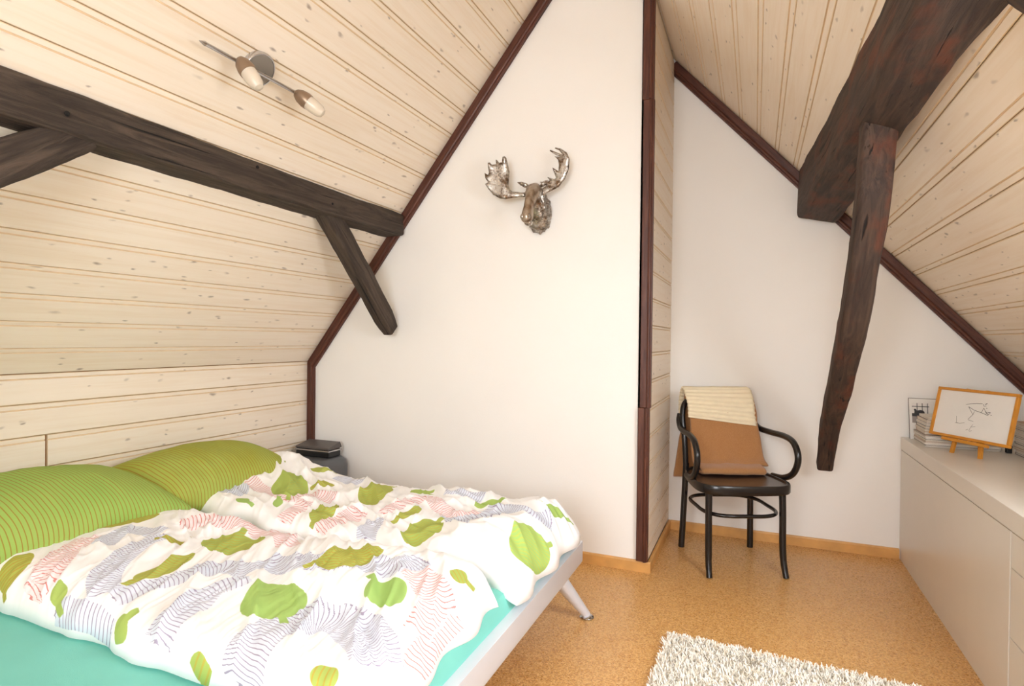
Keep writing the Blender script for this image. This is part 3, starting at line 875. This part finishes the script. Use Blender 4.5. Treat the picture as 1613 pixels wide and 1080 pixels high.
# back hoop
p = spline([(-.180, .19, ZS-.02), (-.186, .205, .60), (-.19, .235, .73), (-.165, .255, .805), (-.09, .262, .826), (0, .264, .83), (.09, .262, .826), (.165, .255, .805), (.19, .235, .73), (.186, .205, .60), (.180, .19, ZS-.02)], 7)
chb(MB().tube(p, .0150, 14), 'back_hoop')
p = spline([(-.125, .19, ZS-.02), (-.128, .212, .60), (-.12, .238, .71), (-.06, .252, .755), (0, .255, .765), (.06, .252, .755), (.12, .238, .71), (.128, .212, .60), (.125, .19, ZS-.02)], 7)
chb(MB().tube(p, .0115, 12), 'back_hoop')
for s in (-1, 1):
    o = .034 if s > 0 else -.016
    p = spline([(s*.195, .262, .735), (s*(.207+o*.2), .250, .700), (s*(.216+o*.4), .205, .668), (s*(.228+o*.7), .12, .659), (s*(.238+o), .0, .657), (s*(.243+o), -.085, .640), (s*(.244+o), -.13, .590), (s*(.243+o), -.13, .535), (s*(.240+o*.8), -.10, .480), (s*(.234+o*.4), -.045, .450), (s*.226, .03, .443)], 8)
    chb(MB().tube(p, .0160, 14), 'arm')
p = []
for a in np.linspace(0, 2*PI, 73):
    p.append((.186*math.cos(a)*(1+.16*math.sin(2*a)**2), .198*math.sin(a)*(1+.16*math.sin(2*a)**2), .295))
chb(MB().tube(p, .0095, 10, cap=False), 'stretcher_ring')

# blankets over the back
m, k = mat('wool_brown', (174, 122, 76), .95, 0, .1)
v = k.coord()
f_ = k.noise(v, 260., 3, .7)
k.set(k.b.inputs['Base Color'], k.mix(f_, lin((150, 98, 56)), lin((194, 144, 96))))
k.b.inputs['Sheen Weight'].default_value = .3
k.bump(f_, .5, .006)
M['wool_brown'] = m
simple('quilt_cream', (236, 222, 192), .9, 0, .04, 30., .25, 90., .1)
def drape(name, path, x0, x1, thick, m, lab, cat, ns=60, nt=44, wob=.006, quilt=0., edge=None, seed=1, slant=0.):
    C = np.array(spline(path, 12)); s = np.r_[0, np.cumsum(np.linalg.norm(np.diff(C, axis=0), axis=1))]
    q = np.linspace(0, s[-1], ns); C = np.stack([np.interp(q, s, C[:, i]) for i in range(2)], -1)
    Tn = np.gradient(C, axis=0); Tn /= np.linalg.norm(Tn, axis=1)[:, None]; Nn = np.stack([-Tn[:, 1], Tn[:, 0]], -1)
    rows = []
    for i in range(ns):
        row = []
        for j in range(nt):
            t = j/(nt-1)
            f = i/(ns-1)
            a, e = x0, x1
            if edge: a, e = edge(f, x0, x1)
            x = a+(e-a)*t
            d = wob*(noise.noise(Vector((x*9, q[i]*7, seed)))+.5*noise.noise(Vector((x*20, q[i]*18, seed+4))))
            ext = 0
            if quilt: d += quilt*abs(math.sin(q[i]*PI/.026))**.6
            y, z = C[i]+Nn[i]*d
            if slant: z += slant*(1-t)*max(0, f-.6)/.4
            row.append((x+.004*noise.noise(Vector((q[i]*12, t*3, seed))), y, z))
        rows.append(row)
    def shift(i, j, dd):
        x, y, z = rows[i][j]; tp = min(j, nt-1-j)/(nt-1); ts = min(i, ns-1-i)/(ns-1)
        k = math.sqrt(max(0, 1-(1-min(1, tp/.03+.15))**2))*math.sqrt(max(0, 1-(1-min(1, ts/.02+.15))**2))
        return (x, y+Nn[i][0]*dd*k, z+Nn[i][1]*dd*k)
    V = [shift(i, j, thick/2) for i in range(ns) for j in range(nt)]+[shift(i, j, -thick/2) for i in range(ns) for j in range(nt)]
    Fc = []; Q = ns*nt
    for i in range(ns-1):
        for j in range(nt-1):
            a = i*nt+j
            Fc += [(a, a+1, a+nt+1, a+nt), (Q+a, Q+a+nt, Q+a+nt+1, Q+a+1)]
    per = [j for j in range(nt)]+[i*nt+nt-1 for i in range(1, ns)]+[(ns-1)*nt+j for j in range(nt-2, -1, -1)]+[i*nt for i in range(ns-2, 0, -1)]
    Fc += [(per[i], per[(i+1) % len(per)], Q+per[(i+1) % len(per)], Q+per[i]) for i in range(len(per))]
    o = MB().add(V, Fc).build(name, m, smooth='all')
    o.location = (-.104, 3.254, 0); o.rotation_euler = (0, 0, CHR)
    return tag(o, lab, cat) if lab else o
bk = drape('blanket', [(.308, .37), (.312, .55), (.304, .74), (.290, .83), (.262, .858), (.230, .846), (.207, .80), (.175, .67), (.145, .55), (.118, .500), (.085, .484)], -.165, .20, .022, 'wool_brown',
           'tawny brown wool blanket folded over the back of the black chair', 'blanket', edge=lambda f, a, e: (a-(.05*max(0, .35-f)/.35), e+.03*max(0, f-.6)/.4), seed=2)
f2 = drape('fold', [(.105, .488), (.07, .480), (.035, .473), (.020, .463), (.035, .455), (.09, .4545)], -.15, .19, .016, 'wool_brown', None, None, ns=40, seed=6)
f2.parent = bk; f2.location = (0, 0, 0); f2.rotation_euler = (0, 0, 0)
drape('quilt', [(.335, .70), (.329, .79), (.314, .855), (.276, .886), (.232, .876), (.200, .838), (.180, .76), (.162, .685)], -.185, .192, .014, 'quilt_cream',
      'cream quilted throw folded over the brown blanket on the chair back', 'throw', wob=.005, quilt=.010, ns=170, seed=5, slant=.045,
      edge=lambda f, a, e: (a+.02*max(0, f-.5), e+.012*max(0, f-.5)))

# ================================================================== sideboard
simple('white_lacquer', (226, 219, 208), .3, 0, .015)
simple('gap_dark', (52, 44, 38), .8)
YS0, YS1, YM = .75, YA-.004, 2.215
xb = XKR-.01
def unit(name, y0, y1, label, drawers):
    u = thing(name, label, 'sideboard', ((XC+xb)/2, (y0+y1)/2, 0))
    MB().box(XC+.022, xb, y0, y1, .056, .5855).build('body', 'white_lacquer', u)
    MB().box(XC+.004, xb, y0, y1, 0, .0555).build('plinth', 'white_lacquer', u)
    MB().box(XC+.02, XC+.0215, y0, y1, .05, .5858).build('shadow_gap', 'gap_dark', u)
    if drawers:
        for z0, z1 in ((.0585, .262), (.265, .474), (.4765, .5822)):
            MB().box(XC, XC+.019, y0+.002, y1-.004, z0, z1).build('drawer_front', 'white_lacquer', u, bevel=.0012)
    else:
        MB().box(XC, XC+.019, y0+.004, y1, .0585, .5822).build('front_panel', 'white_lacquer', u, bevel=.0012)
    return u
unit('sideboard_unit', YM, YS1, 'white lacquered sideboard unit with one wide plain front against the alcove wall', False)
unit('sideboard_unit', YS0, YM-.001, 'white lacquered sideboard unit with drawers at the right picture edge', True)
tag(MB().box(XC-.002, xb, YS0, YS1, .5862, HC).build('worktop', 'white_lacquer', bevel=.002), 'long white lacquered top board lying across both sideboard units', 'worktop')

# ---- things on the sideboard
simple('frame_wood', (206, 138, 44), .4, 0, .12, 25.)
simple('paper', (236, 233, 228), .7, 0, .03, 10.)
simple('pencil', (70, 66, 64), .9)
simple('pencil_soft', (150, 146, 140), .9)
FP = np.array([.775, 3.342, .72]); fy, ft = -1.0435, .216
fe = np.array([math.cos(fy), math.sin(fy), 0]); fn = np.array([math.sin(fy), -math.cos(fy), 0])
fu = np.array([0, 0, 1])*math.cos(ft)-fn*math.sin(ft); fN = np.cross(fe, fu)
if fN@fn < 0: fN = -fN
FW, FH, FB = .391, .229, .013
def FPt(a, h, d=0.): return FP+fe*a+fu*h+fN*d
pf = thing('picture_frame', 'wooden framed pencil sketch standing on the small easel', 'picture', tuple(FPt(FW/2, 0)))
def fbar(a0, a1, h0, h1, name='frame_bar'):
    b = MB(); b.box8([FPt(a0, h0, -.008), FPt(a1, h0, -.008), FPt(a1, h1, -.008), FPt(a0, h1, -.008), FPt(a0, h0, .008), FPt(a1, h0, .008), FPt(a1, h1, .008), FPt(a0, h1, .008)])
    return b.build(name, 'frame_wood', pf, bevel=.0025)
fbar(0, FW, 0, FB); fbar(0, FW, FH-FB, FH); fbar(0, FB, FB, FH-FB); fbar(FW-FB, FW, FB, FH-FB)
b = MB(); b.box8([FPt(FB-.004, FB-.004, -.005), FPt(FW-FB+.004, FB-.004, -.005), FPt(FW-FB+.004, FH-FB+.004, -.005), FPt(FB-.004, FH-FB+.004, -.005), FPt(FB-.004, FB-.004, 0), FPt(FW-FB+.004, FB-.004, 0), FPt(FW-FB+.004, FH-FB+.004, 0), FPt(FB-.004, FH-FB+.004, 0)])
paper = b.build('paper', 'paper', pf)
def stroke(b, pts, w=.0017):
    P = [pl(1420+x/8.306, 600+y/8.306, fN, FPt(0, 0, .0014)) for x, y in pts]
    for p, q in zip(P[:-1], P[1:]):
        d = q-p; L = np.linalg.norm(d)
        if L < 1e-6: continue
        nn = np.cross(fN, d/L)*w/2
        b.add([p-nn, q-nn, q+nn, p+nn], [(0, 1, 2, 3)])
b = MB()
for s_ in ([(845, 305), (900, 298), (980, 293), (1060, 297)], [(880, 335), (905, 385), (935, 438), (955, 395)], [(935, 438), (905, 465), (870, 500)], [(880, 335), (950, 380), (1040, 412), (1135, 452)],
           [(1045, 412), (1062, 380), (1078, 350)], [(1078, 355), (1100, 400), (1120, 430)], [(1110, 425), (1140, 410), (1165, 412)], [(1120, 440), (1150, 430), (1160, 415)], [(1075, 300), (1078, 328), (1110, 325)], [(1095, 312), (1125, 292)]): stroke(b, s_)
for s_ in ([(1095, 395), (1118, 425)], [(1112, 352), (1118, 362)], [(1168, 445), (1178, 452)], [(1098, 305), (1120, 295)]): stroke(b, s_, .003)
b.build('sketch_lines', 'pencil', paper)
b = MB()
for s_ in ([(720, 455), (718, 540), (760, 552), (825, 543)], [(700, 540), (735, 548)], [(870, 505), (940, 530)], [(935, 565), (900, 610), (880, 655)], [(905, 600), (965, 595)], [(840, 640), (870, 630)], [(890, 660), (920, 645)]): stroke(b, s_, .0017)
b.build('sketch_shading', 'pencil_soft', paper)
# little easel
es = thing('table_easel', 'small wooden easel carrying the framed sketch on the sideboard', 'easel', (.873, 3.17, HC))
def bar3(b, p, q, w, t, side):
    p, q = np.array(p, float), np.array(q, float); d = (q-p)/np.linalg.norm(q-p); s = np.array(side, float); s = s-d*(s@d); s /= np.linalg.norm(s); n = np.cross(d, s)
    return b.box8([p-s*w/2-n*t/2, p+s*w/2-n*t/2, p+s*w/2+n*t/2, p-s*w/2+n*t/2, q-s*w/2-n*t/2, q+s*w/2-n*t/2, q+s*w/2+n*t/2, q-s*w/2+n*t/2])
for a in (.118, .258):
    foot = FPt(a, 0, 0); k_ = (foot[2]-HC)/fu[2]
    p0 = foot-fu*(k_-.001)+fN*.002; p1 = FPt(a+(.175-a)*.35, FH+.004, -.016)
    p0 = p0-fN*.018
    b = MB(); bar3(b, p0, p1, .016, .012, fe); b.build('leg', 'frame_wood', es, bevel=.0015)
b = MB(); q0 = FPt(.085, -.009, .004); q1 = FPt(.292, -.009, .004); bar3(b, q0, q1, .014, .034, fu); b.build('ledge', 'frame_wood', es, bevel=.002)
_q = FPt(.258, 0, 0); _d = _q-CO; _d[2] = 0; _d /= np.linalg.norm(_d)
bk_ft = _q+_d*.075; bk_ft[2] = HC+.002; bk_top = FPt(.20, FH*.75, -.028)
b = MB(); bar3(b, bk_ft, bk_top, .014, .010, fe); b.build('back_leg', 'frame_wood', es, bevel=.0015)

# magazines
mcols = [(232, 226, 214), (112, 100, 92), (238, 234, 228), (190, 160, 132), (226, 216, 200), (84, 78, 76), (240, 236, 230), (150, 136, 124), (228, 222, 210)]
for i, c in enumerate(mcols): simple('magazine_%d' % i, c, .45, 0, .05, 40.)
simple('page_edge', (222, 212, 198), .8, 0, .12, 260.)
def magazine(x0, x1, y0, y1, z0, z1, rz, ci, label, group, name='magazine'):
    cx, cy = (x0+x1)/2, (y0+y1)/2
    r = thing(name, label, 'magazine', (cx, cy, z0), rz, group)
    hx, hy, h = (x1-x0)/2, (y1-y0)/2, z1-z0
    c = min(.0018, h*.22)
    MB().box(-hx+.002, hx-.002, -hy+.002, hy-.002, c, h-c).build('pages', 'page_edge', r, world=False)
    m_ = 'magazine_%d' % (ci % len(mcols))
    MB().box(-hx, hx, -hy, hy, 0, c).build('cover', m_, r, world=False)
    MB().box(-hx, hx, -hy, hy, h-c, h).build('cover', m_, r, world=False)
    MB().box(-hx, hx, hy-.002, hy, 0, h).build('spine', m_, r, world=False)
    return r
ORD = ['lowest', 'second lowest', 'third lowest', 'fourth lowest', 'fifth lowest', 'sixth lowest', 'seventh lowest', 'eighth lowest', 'ninth lowest', 'tenth lowest', 'eleventh lowest', 'twelfth lowest', 'topmost']
def nth(i, n): return 'topmost pale' if i == n-1 else ORD[i]+' pale'
z = HC+.0005
hs = [.006, .005, .008, .006, .007, .005, .009, .006]
for i, h in enumerate(hs):
    w0 = .763+random.uniform(-.004, .004)
    magazine(w0, w0+.30+random.uniform(-.01, .004), 3.362+random.uniform(-.004, .006), 3.585, z, z+h, random.uniform(-.015, .015), i, nth(i, 8)+' magazine in the wide stack behind the easel', 'magazines in the wide stack')
    z += h+.0004
hs = [.014, .010, .016, .012, .018, .011]
for i, h in enumerate(hs):
    w0 = .766+random.uniform(-.004, .006)+.002*i
    magazine(w0, w0+.155, 3.395+random.uniform(-.004, .004), 3.575, z, z+h, random.uniform(-.03, .03), i+3, nth(i, 6)+' paperback of those piled on the wide magazine stack', 'paperbacks on the magazine stack', 'paperback')
    z += h+.0004
z = HC+.0005
for i, h in enumerate((.011, .014, .010, .013, .011, .016, .010, .014, .012, .013, .010, .012)):
    magazine(1.092+random.uniform(-.003, .004), 1.30, 3.12+random.uniform(-.004, .004), 3.33, z, z+h, random.uniform(-.02, .02), i+1, nth(i, 12)+' magazine in the stack at the right picture edge', 'magazines in the right-hand stack')
    z += h+.0004
bx = thing('small_box', 'small black box between the two magazine stacks', 'box', (1.08, 3.352, HC))
MB().box(1.068, 1.088, 3.335, 3.36, HC, HC+.026).build('body', 'black_plastic', bx, bevel=.002)
MB().box(1.067, 1.089, 3.334, 3.361, HC+.0262, HC+.034).build('lid', 'black_plastic', bx, bevel=.002)
# leaning clear photo stand with the horse picture
simple('photo_white', (226, 222, 216), .3, 0, .01)
simple('photo_grey', (150, 140, 134), .5)
simple('photo_dark', (42, 38, 38), .5)
mq, kq = mat('acrylic', (235, 232, 226), .08, 0, .5)
kq.b.inputs['Alpha'].default_value = 1.; M['acrylic'] = mq
ph_ = thing('photo_stand', 'pale leaning photo stand with a horse silhouette picture, behind the magazines', 'photo', (.82, 3.635, HC))
def SP(x, z, d=0.): return (x, 3.605+(z-HC)*.22-d, z)
def spanel(b, x0, x1, z0, z1, d0, d1):
    return b.box8([SP(x0, z0, d1), SP(x1, z0, d1), SP(x1, z0, d0), SP(x0, z0, d0), SP(x0, z1, d1), SP(x1, z1, d1), SP(x1, z1, d0), SP(x0, z1, d0)])
spanel(MB(), .748, .91, HC+.001, .860, 0, .003).build('panel', 'acrylic', ph_)
b = MB(); spanel(b, .748, .91, .858, .861, -.001, .004); spanel(b, .748, .7505, HC+.001, .858, -.001, .004); b.build('edge', 'photo_grey', ph_)
pr = spanel(MB(), .762, .838, .735, .836, .0032, .004).build('print', 'photo_white', ph_)
b = MB()
spanel(b, .762, .838, .768, .784, .0041, .0044)
for x in (.785, .808, .831): spanel(b, x-.0015, x+.0015, .784, .836, .0041, .0044)
spanel(b, .762, .838, .817, .8205, .0041, .0044)
hp = [(.772, .784), (.773, .796), (.770, .802), (.774, .807), (.780, .806), (.783, .798), (.800, .801), (.812, .799), (.817, .792), (.818, .784)]
b.add([SP(x, z, .0046) for x, z in hp], [tuple(range(len(hp)))])
b.build('silhouette', 'photo_dark', pr)
spanel(MB(), .762, .838, .735, .768, .0041, .0043).build('foreground', 'photo_grey', pr)

# ================================================================== rug
m, k = mat('rug_wool', (238, 232, 220), .95, 0, .1)
nz = k.noise(k.coord(), 60., 3, .6)
k.set(k.b.inputs['Base Color'], k.mix(k.rng(nz, .35, .65), lin((236, 226, 208)), lin((252, 249, 243))))
M['rug_wool'] = m
RX0, RX1, RY0, RY1 = -.325, .56, .95, 2.285
rg = thing('rug', 'cream shaggy rug with long pile on the cork floor', 'rug', ((RX0+RX1)/2, (RY0+RY1)/2, 0), -.045)
hx, hy = (RX1-RX0)/2, (RY1-RY0)/2
MB().box(-hx, hx, -hy, hy, 0, .008).build('backing', 'rug_wool', rg, world=False)
NT_ = 34000
cx = rng.uniform(-hx, hx, NT_); cy = hy-(rng.random(NT_)**1.25)*2*hy
ang = rng.uniform(0, 2*PI, NT_); lean = rng.uniform(.006, .022, NT_); ht = rng.uniform(.016, .032, NT_); wd = rng.uniform(.0016, .0030, NT_)
ex, ey = np.cos(ang), np.sin(ang); px_, py_ = -ey, ex
def pt(f, w, z): return np.stack([cx+ex*lean*f+px_*wd*w, cy+ey*lean*f+py_*wd*w, .006+ht*z], -1)
VV = np.stack([pt(0, -.8, 0), pt(0, .8, 0), pt(.35, 1, .6), pt(.35, -1, .6), pt(1, .55, .95), pt(1, -.55, .95)], 1).reshape(-1, 3)
bi = (np.arange(NT_)*6)[:, None]
Q1 = bi+np.array([[0, 1, 2, 3]]); Q2 = bi+np.array([[3, 2, 4, 5]])
me = bpy.data.meshes.new('pile')
FF = np.concatenate([Q1, Q2]).astype(np.int32)
me.vertices.add(len(VV)); me.vertices.foreach_set('co', VV.astype(np.float32).ravel())
me.loops.add(FF.size); me.loops.foreach_set('vertex_index', FF.ravel())
me.polygons.add(len(FF)); me.polygons.foreach_set('loop_start', np.arange(0, FF.size, 4, dtype=np.int32))
me.update(calc_edges=True); me.validate()
me.materials.append(M['rug_wool'])
pile = bpy.data.objects.new('pile', me); COL.objects.link(pile); pile.parent = rg
tag(pile, kind='stuff')

# ================================================================== ceiling spotlight bar
simple('brushed_steel', (150, 144, 136), .5, .6, .05)
simple('lamp_cap', (150, 128, 108), .35, .7, .05)
mq, kq = mat('frosted_glass', (244, 232, 214), .25, 0, .5)
kq.b.inputs['Transmission Weight'].default_value = .35; kq.b.inputs['Subsurface Weight'].default_value = 0; M['frosted_glass'] = mq
nin = Vector((SL, 0, -1))/NL
def lpl(x, y, off):
    p = pl(x, y, (-SL, 0, 1), np.array([XL, 0, ZK])+np.array(nin)*off)
    return Vector(p)
lc = lpl(404, 106, 0)
sp = thing('spotlight_bar', 'steel two-spot ceiling lamp on the pine slope above the bed', 'lamp', tuple(lc))
_unused = [(.001, .062), (.010, .064), (.020, .062), (.024, .057), (.0225, .053)]
MB().lathe(lc, nin, [(.001, .062), (.010, .064), (.021, .063), (.024, .0605), (.024, .0575), (.0215, .0570)], 40).build('base_plate', 'chrome', sp, smooth=True)
MB().lathe(lc, nin, [(.018, .0565), (.0222, .0565)], 40).build('face_plate', 'brushed_steel', sp)
q0, q1 = lpl(322, 70, .055), lpl(478, 151, .055)
q1.x = q0.x = (q0.x+q1.x)/2; q1.z = q0.z = (q0.z+q1.z)/2
ax = (q1-q0).normalized()
b = MB(); b.lathe(q0-ax*.022, ax, [(0, .0008), (.022, .0082), (.027, .0068), ((q1-q0).length+.017, .0068), ((q1-q0).length+.022, .0082), ((q1-q0).length+.044, .0008)], 14)
b.build('bar', 'chrome', sp, smooth=True)
for q in (.40, .62):
    c_ = q0.lerp(q1, q)
    MB().tube([c_, c_-nin*.035], .005, 10).build('stem', 'chrome', sp, smooth=True)
def spot(t, tgt, L=.07):
    c_ = q0.lerp(q1, t); d_ = Vector(tgt).normalized()
    hinge = c_+nin*.018
    s_ = MB().tube([c_, hinge], .004, 8).build('hinge', 'chrome', sp, smooth=True)
    o_ = hinge+nin*.020-d_*.040
    cap = MB().lathe(o_, d_, [(0, .005), (.008, .016), (.026, .0262), (.050, .0305), (.064, .0295)], 24).build('spot_cap', 'lamp_cap', sp, smooth=True)
    MB().lathe(o_, d_, [(.060, .0272), (.090, .0272), (.116, .0238), (.130, .016), (.135, .002)], 24).build('glass', 'frosted_glass', cap, smooth=True)
spot(.30, (.55, .16, -.8))
spot(.93, (.62, .45, -.55))

# ================================================================== silver moose head
m, k = mat('moose_silver', (196, 188, 178), .3, .92, .5)
v = k.coord()
nz = k.noise(v, 26., 4, .6)
nz2 = k.noise(v, 90., 3, .6)
pat = k.rng(k.math('ADD', k.math('MULTIPLY', nz, .75), k.math('MULTIPLY', nz2, .4)), .48, .72)
k.set(k.b.inputs['Base Color'], k.mix(pat, lin((186, 180, 172)), lin((96, 76, 58))))
k.set(k.b.inputs['Roughness'], k.rng(nz2, .3, .7, .2, .42))
k.bump(nz2, .25, .004)
M['moose_silver'] = m
m, k = mat('moose_smooth', (170, 152, 132), .34, .85, .5)
nz = k.noise(k.coord(), 22., 3, .5)
k.set(k.b.inputs['Base Color'], k.mix(k.rng(nz, .35, .7), lin((186, 172, 156)), lin((122, 96, 72))))
M['moose_smooth'] = m
mo = thing('moose_head', 'silver moose head with broad antlers hung on the white wall', 'wall decoration', (-1.07, YB, 1.83))
YW = YB-.001
def ell(c, xr, zr_, ax1, ax2, n=28, p=1.): return [np.array(c)+np.array(ax1)*xr*math.cos(a)+np.array(ax2)*zr_*math.sin(a) for a in np.linspace(0, 2*PI, n, endpoint=False)]
# shaggy neck
rings = []
sec = [(-1.062, YW, 1.806, .058, .094), (-1.062, YW-.015, 1.808, .064, .100), (-1.062, YW-.045, 1.825, .062, .096), (-1.061, YW-.075, 1.852, .052, .078), (-1.060, YW-.100, 1.880, .042, .056), (-1.060, YW-.118, 1.896, .034, .040)]
S2 = []
for i in range(len(sec)-1):
    for q in range(5): S2.append(tuple(np.array(sec[i])*(1-q/5)+np.array(sec[i+1])*q/5))
S2.append(sec[-1])
for (x, y, z, a, c) in S2:
    rr = ell((x, y, z), a, c, (1, 0, 0), (0, 0, 1), 56)
    out = []
    for p in rr:
        vv = Vector((p[0]*34, p[1]*60, p[2]*26))
        d = .016*(abs(noise.noise(vv))*1.6-.3)+.006*noise.noise(vv*2.3)
        e = p-np.array((x, y, z)); e = e/np.linalg.norm(e)
        out.append(p+e*d*(1 if y < YW-.004 else 0))
    rings.append(out)
MB().loft(rings).build('neck', 'moose_silver', mo, smooth='all')
# head: long face dropping forward
hd = [(-1.060, 2.845, 1.925, .018, .018), (-1.060, 2.832, 1.922, .034, .032), (-1.059, 2.808, 1.908, .040, .038), (-1.058, 2.785, 1.886, .036, .038), (-1.056, 2.762, 1.858, .028, .036), (-1.055, 2.742, 1.828, .0245, .033), (-1.054, 2.726, 1.798, .025, .031), (-1.053, 2.712, 1.772, .028, .032), (-1.053, 2.704, 1.752, .030, .030), (-1.053, 2.700, 1.736, .027, .024), (-1.053, 2.701, 1.727, .018, .014), (-1.053, 2.703, 1.724, .006, .004)]
rings = []
for i, (x, y, z, a, c) in enumerate(hd):
    p0, p1 = np.array(hd[max(0, i-1)][:3]), np.array(hd[min(len(hd)-1, i+1)][:3])
    t = (p1-p0)/np.linalg.norm(p1-p0); n_ = np.cross(t, np.array([1., 0, 0])); n_ /= np.linalg.norm(n_)
    rings.append(ell((x, y, z), a, c, (1, 0, 0), n_, 26))
head = MB().loft(rings).build('head', 'moose_smooth', mo, smooth='all')
def blob(name, c, r, parent, n=10):
    b = MB(); b.loft([[(c[0]+r[0]*math.sin(f)*math.cos(a), c[1]+r[1]*math.sin(f)*math.sin(a), c[2]+r[2]*math.cos(f)) for a in np.linspace(0, 2*PI, 16, endpoint=False)] for f in np.linspace(.05, PI-.05, n)])
    return b.build(name, 'moose_silver', parent, smooth='all')
for s in (-1, 1):
    blob('eye', (-1.0585+s*.034, 2.790, 1.898), (.006, .008, .007), head)
    blob('nostril', (-1.053+s*.018, 2.684, 1.752), (.010, .009, .013), head)
    # ears
    e0 = Vector((-1.060+s*.028, 2.836, 1.935)); e1 = Vector(on(815, 287, 1, 2.822)) if s < 0 else Vector((-.995, 2.85, 1.965))
    b = MB(); b.tube([e0, e0.lerp(e1, .35), e0.lerp(e1, .7), e1], [.008, .018, .014, .002], 12, flat=.7); b.build('ear', 'moose_silver', mo, smooth='all')
blob('chin', (-1.053, 2.728, 1.728), (.022, .026, .016), head)
# antlers: palmate plates with real thickness, cupped towards the room
def plate(name, crop, Yfn, thick):
    pts = [(760+x/6.967, 225+y/6.967) for x, y in crop]
    W = [on(x, y, 1, 2.82) for x, y in pts]
    bm = bmesh.new()
    f = bm.faces.new([bm.verts.new((p[0], 0, p[2])) for p in W])
    bm.normal_update()
    bmesh.ops.triangulate(bm, faces=bm.faces[:])
    for _ in range(3):
        es_ = [e for e in bm.edges if e.calc_length() > .010]
        if es_: bmesh.ops.subdivide_edges(bm, edges=es_, cuts=1)
        bmesh.ops.triangulate(bm, faces=bm.faces[:])
    bm.verts.ensure_lookup_table(); bm.verts.index_update()
    bnd = {v.index for e in bm.edges if len(e.link_faces) == 1 for v in e.verts}
    V0 = [v.co.copy() for v in bm.verts]; F0 = [[v.index for v in f.verts] for f in bm.faces]
    E0 = [(e.verts[0].index, e.verts[1].index) for e in bm.edges if len(e.link_faces) == 1]
    bm.free()
    bp = np.array([(V0[i].x, V0[i].z) for i in bnd])
    def T(v):
        d = np.hypot(bp[:, 0]-v.x, bp[:, 1]-v.z).min()
        return thick*(.22+.78*min(1, math.sqrt(d/.012)))
    front = []; back = []
    for v in V0:
        y = Yfn(v.x, v.z); s_ = y/2.82       # keep the outline while the depth varies
        x, z = v.x*s_, EYE+(v.z-EYE)*s_; t = T(v)
        front.append((x, y-t, z)); back.append((x, y+t, z))
    n = len(V0)
    Fc = [tuple(f) for f in F0]+[tuple(n+i for i in f[::-1]) for f in F0]+[(a, c, n+c, n+a) for a, c in E0]
    return MB().add(front+back, Fc).build(name, 'moose_silver', mo, smooth='all')
LA = [(470, 545), (330, 535), (300, 510), (285, 470), (298, 320), (280, 240), (262, 165), (245, 148), (220, 152), (214, 212), (182, 218), (160, 188), (145, 185), (150, 235), (105, 240), (78, 214), (60, 220), (62, 270), (72, 325), (62, 352), (24, 328), (32, 385), (62, 432), (30, 450), (62, 502), (120, 570), (190, 608), (250, 618), (330, 602), (470, 592)]
x0 = on(760+180/6.967, 300, 1, 2.82)[0]
plate('antler', LA, lambda x, z: 2.835-.03*float(sstep(0, 1, (-1.13-x)/.12))-2.2*max(0, -1.24-x)**2-.9*max(0, z-2.0)**2, .0060)
RA = [(610, 560), (640, 590), (745, 530), (835, 485), (905, 395), (948, 285), (957, 180), (925, 105), (860, 62), (800, 50), (795, 62), (842, 82), (882, 132), (745, 76), (738, 88), (800, 130), (858, 152), (790, 148), (830, 185), (838, 235), (835, 310), (768, 270), (785, 325), (810, 385), (790, 398), (712, 374), (738, 410), (720, 425), (628, 426), (655, 452), (700, 470), (660, 500)]
plate('antler', RA, lambda x, z: 2.835-.5*max(0, -.93-x)*float(sstep(1.95, 2.05, z))-.10*max(0, z-1.95), .0075)
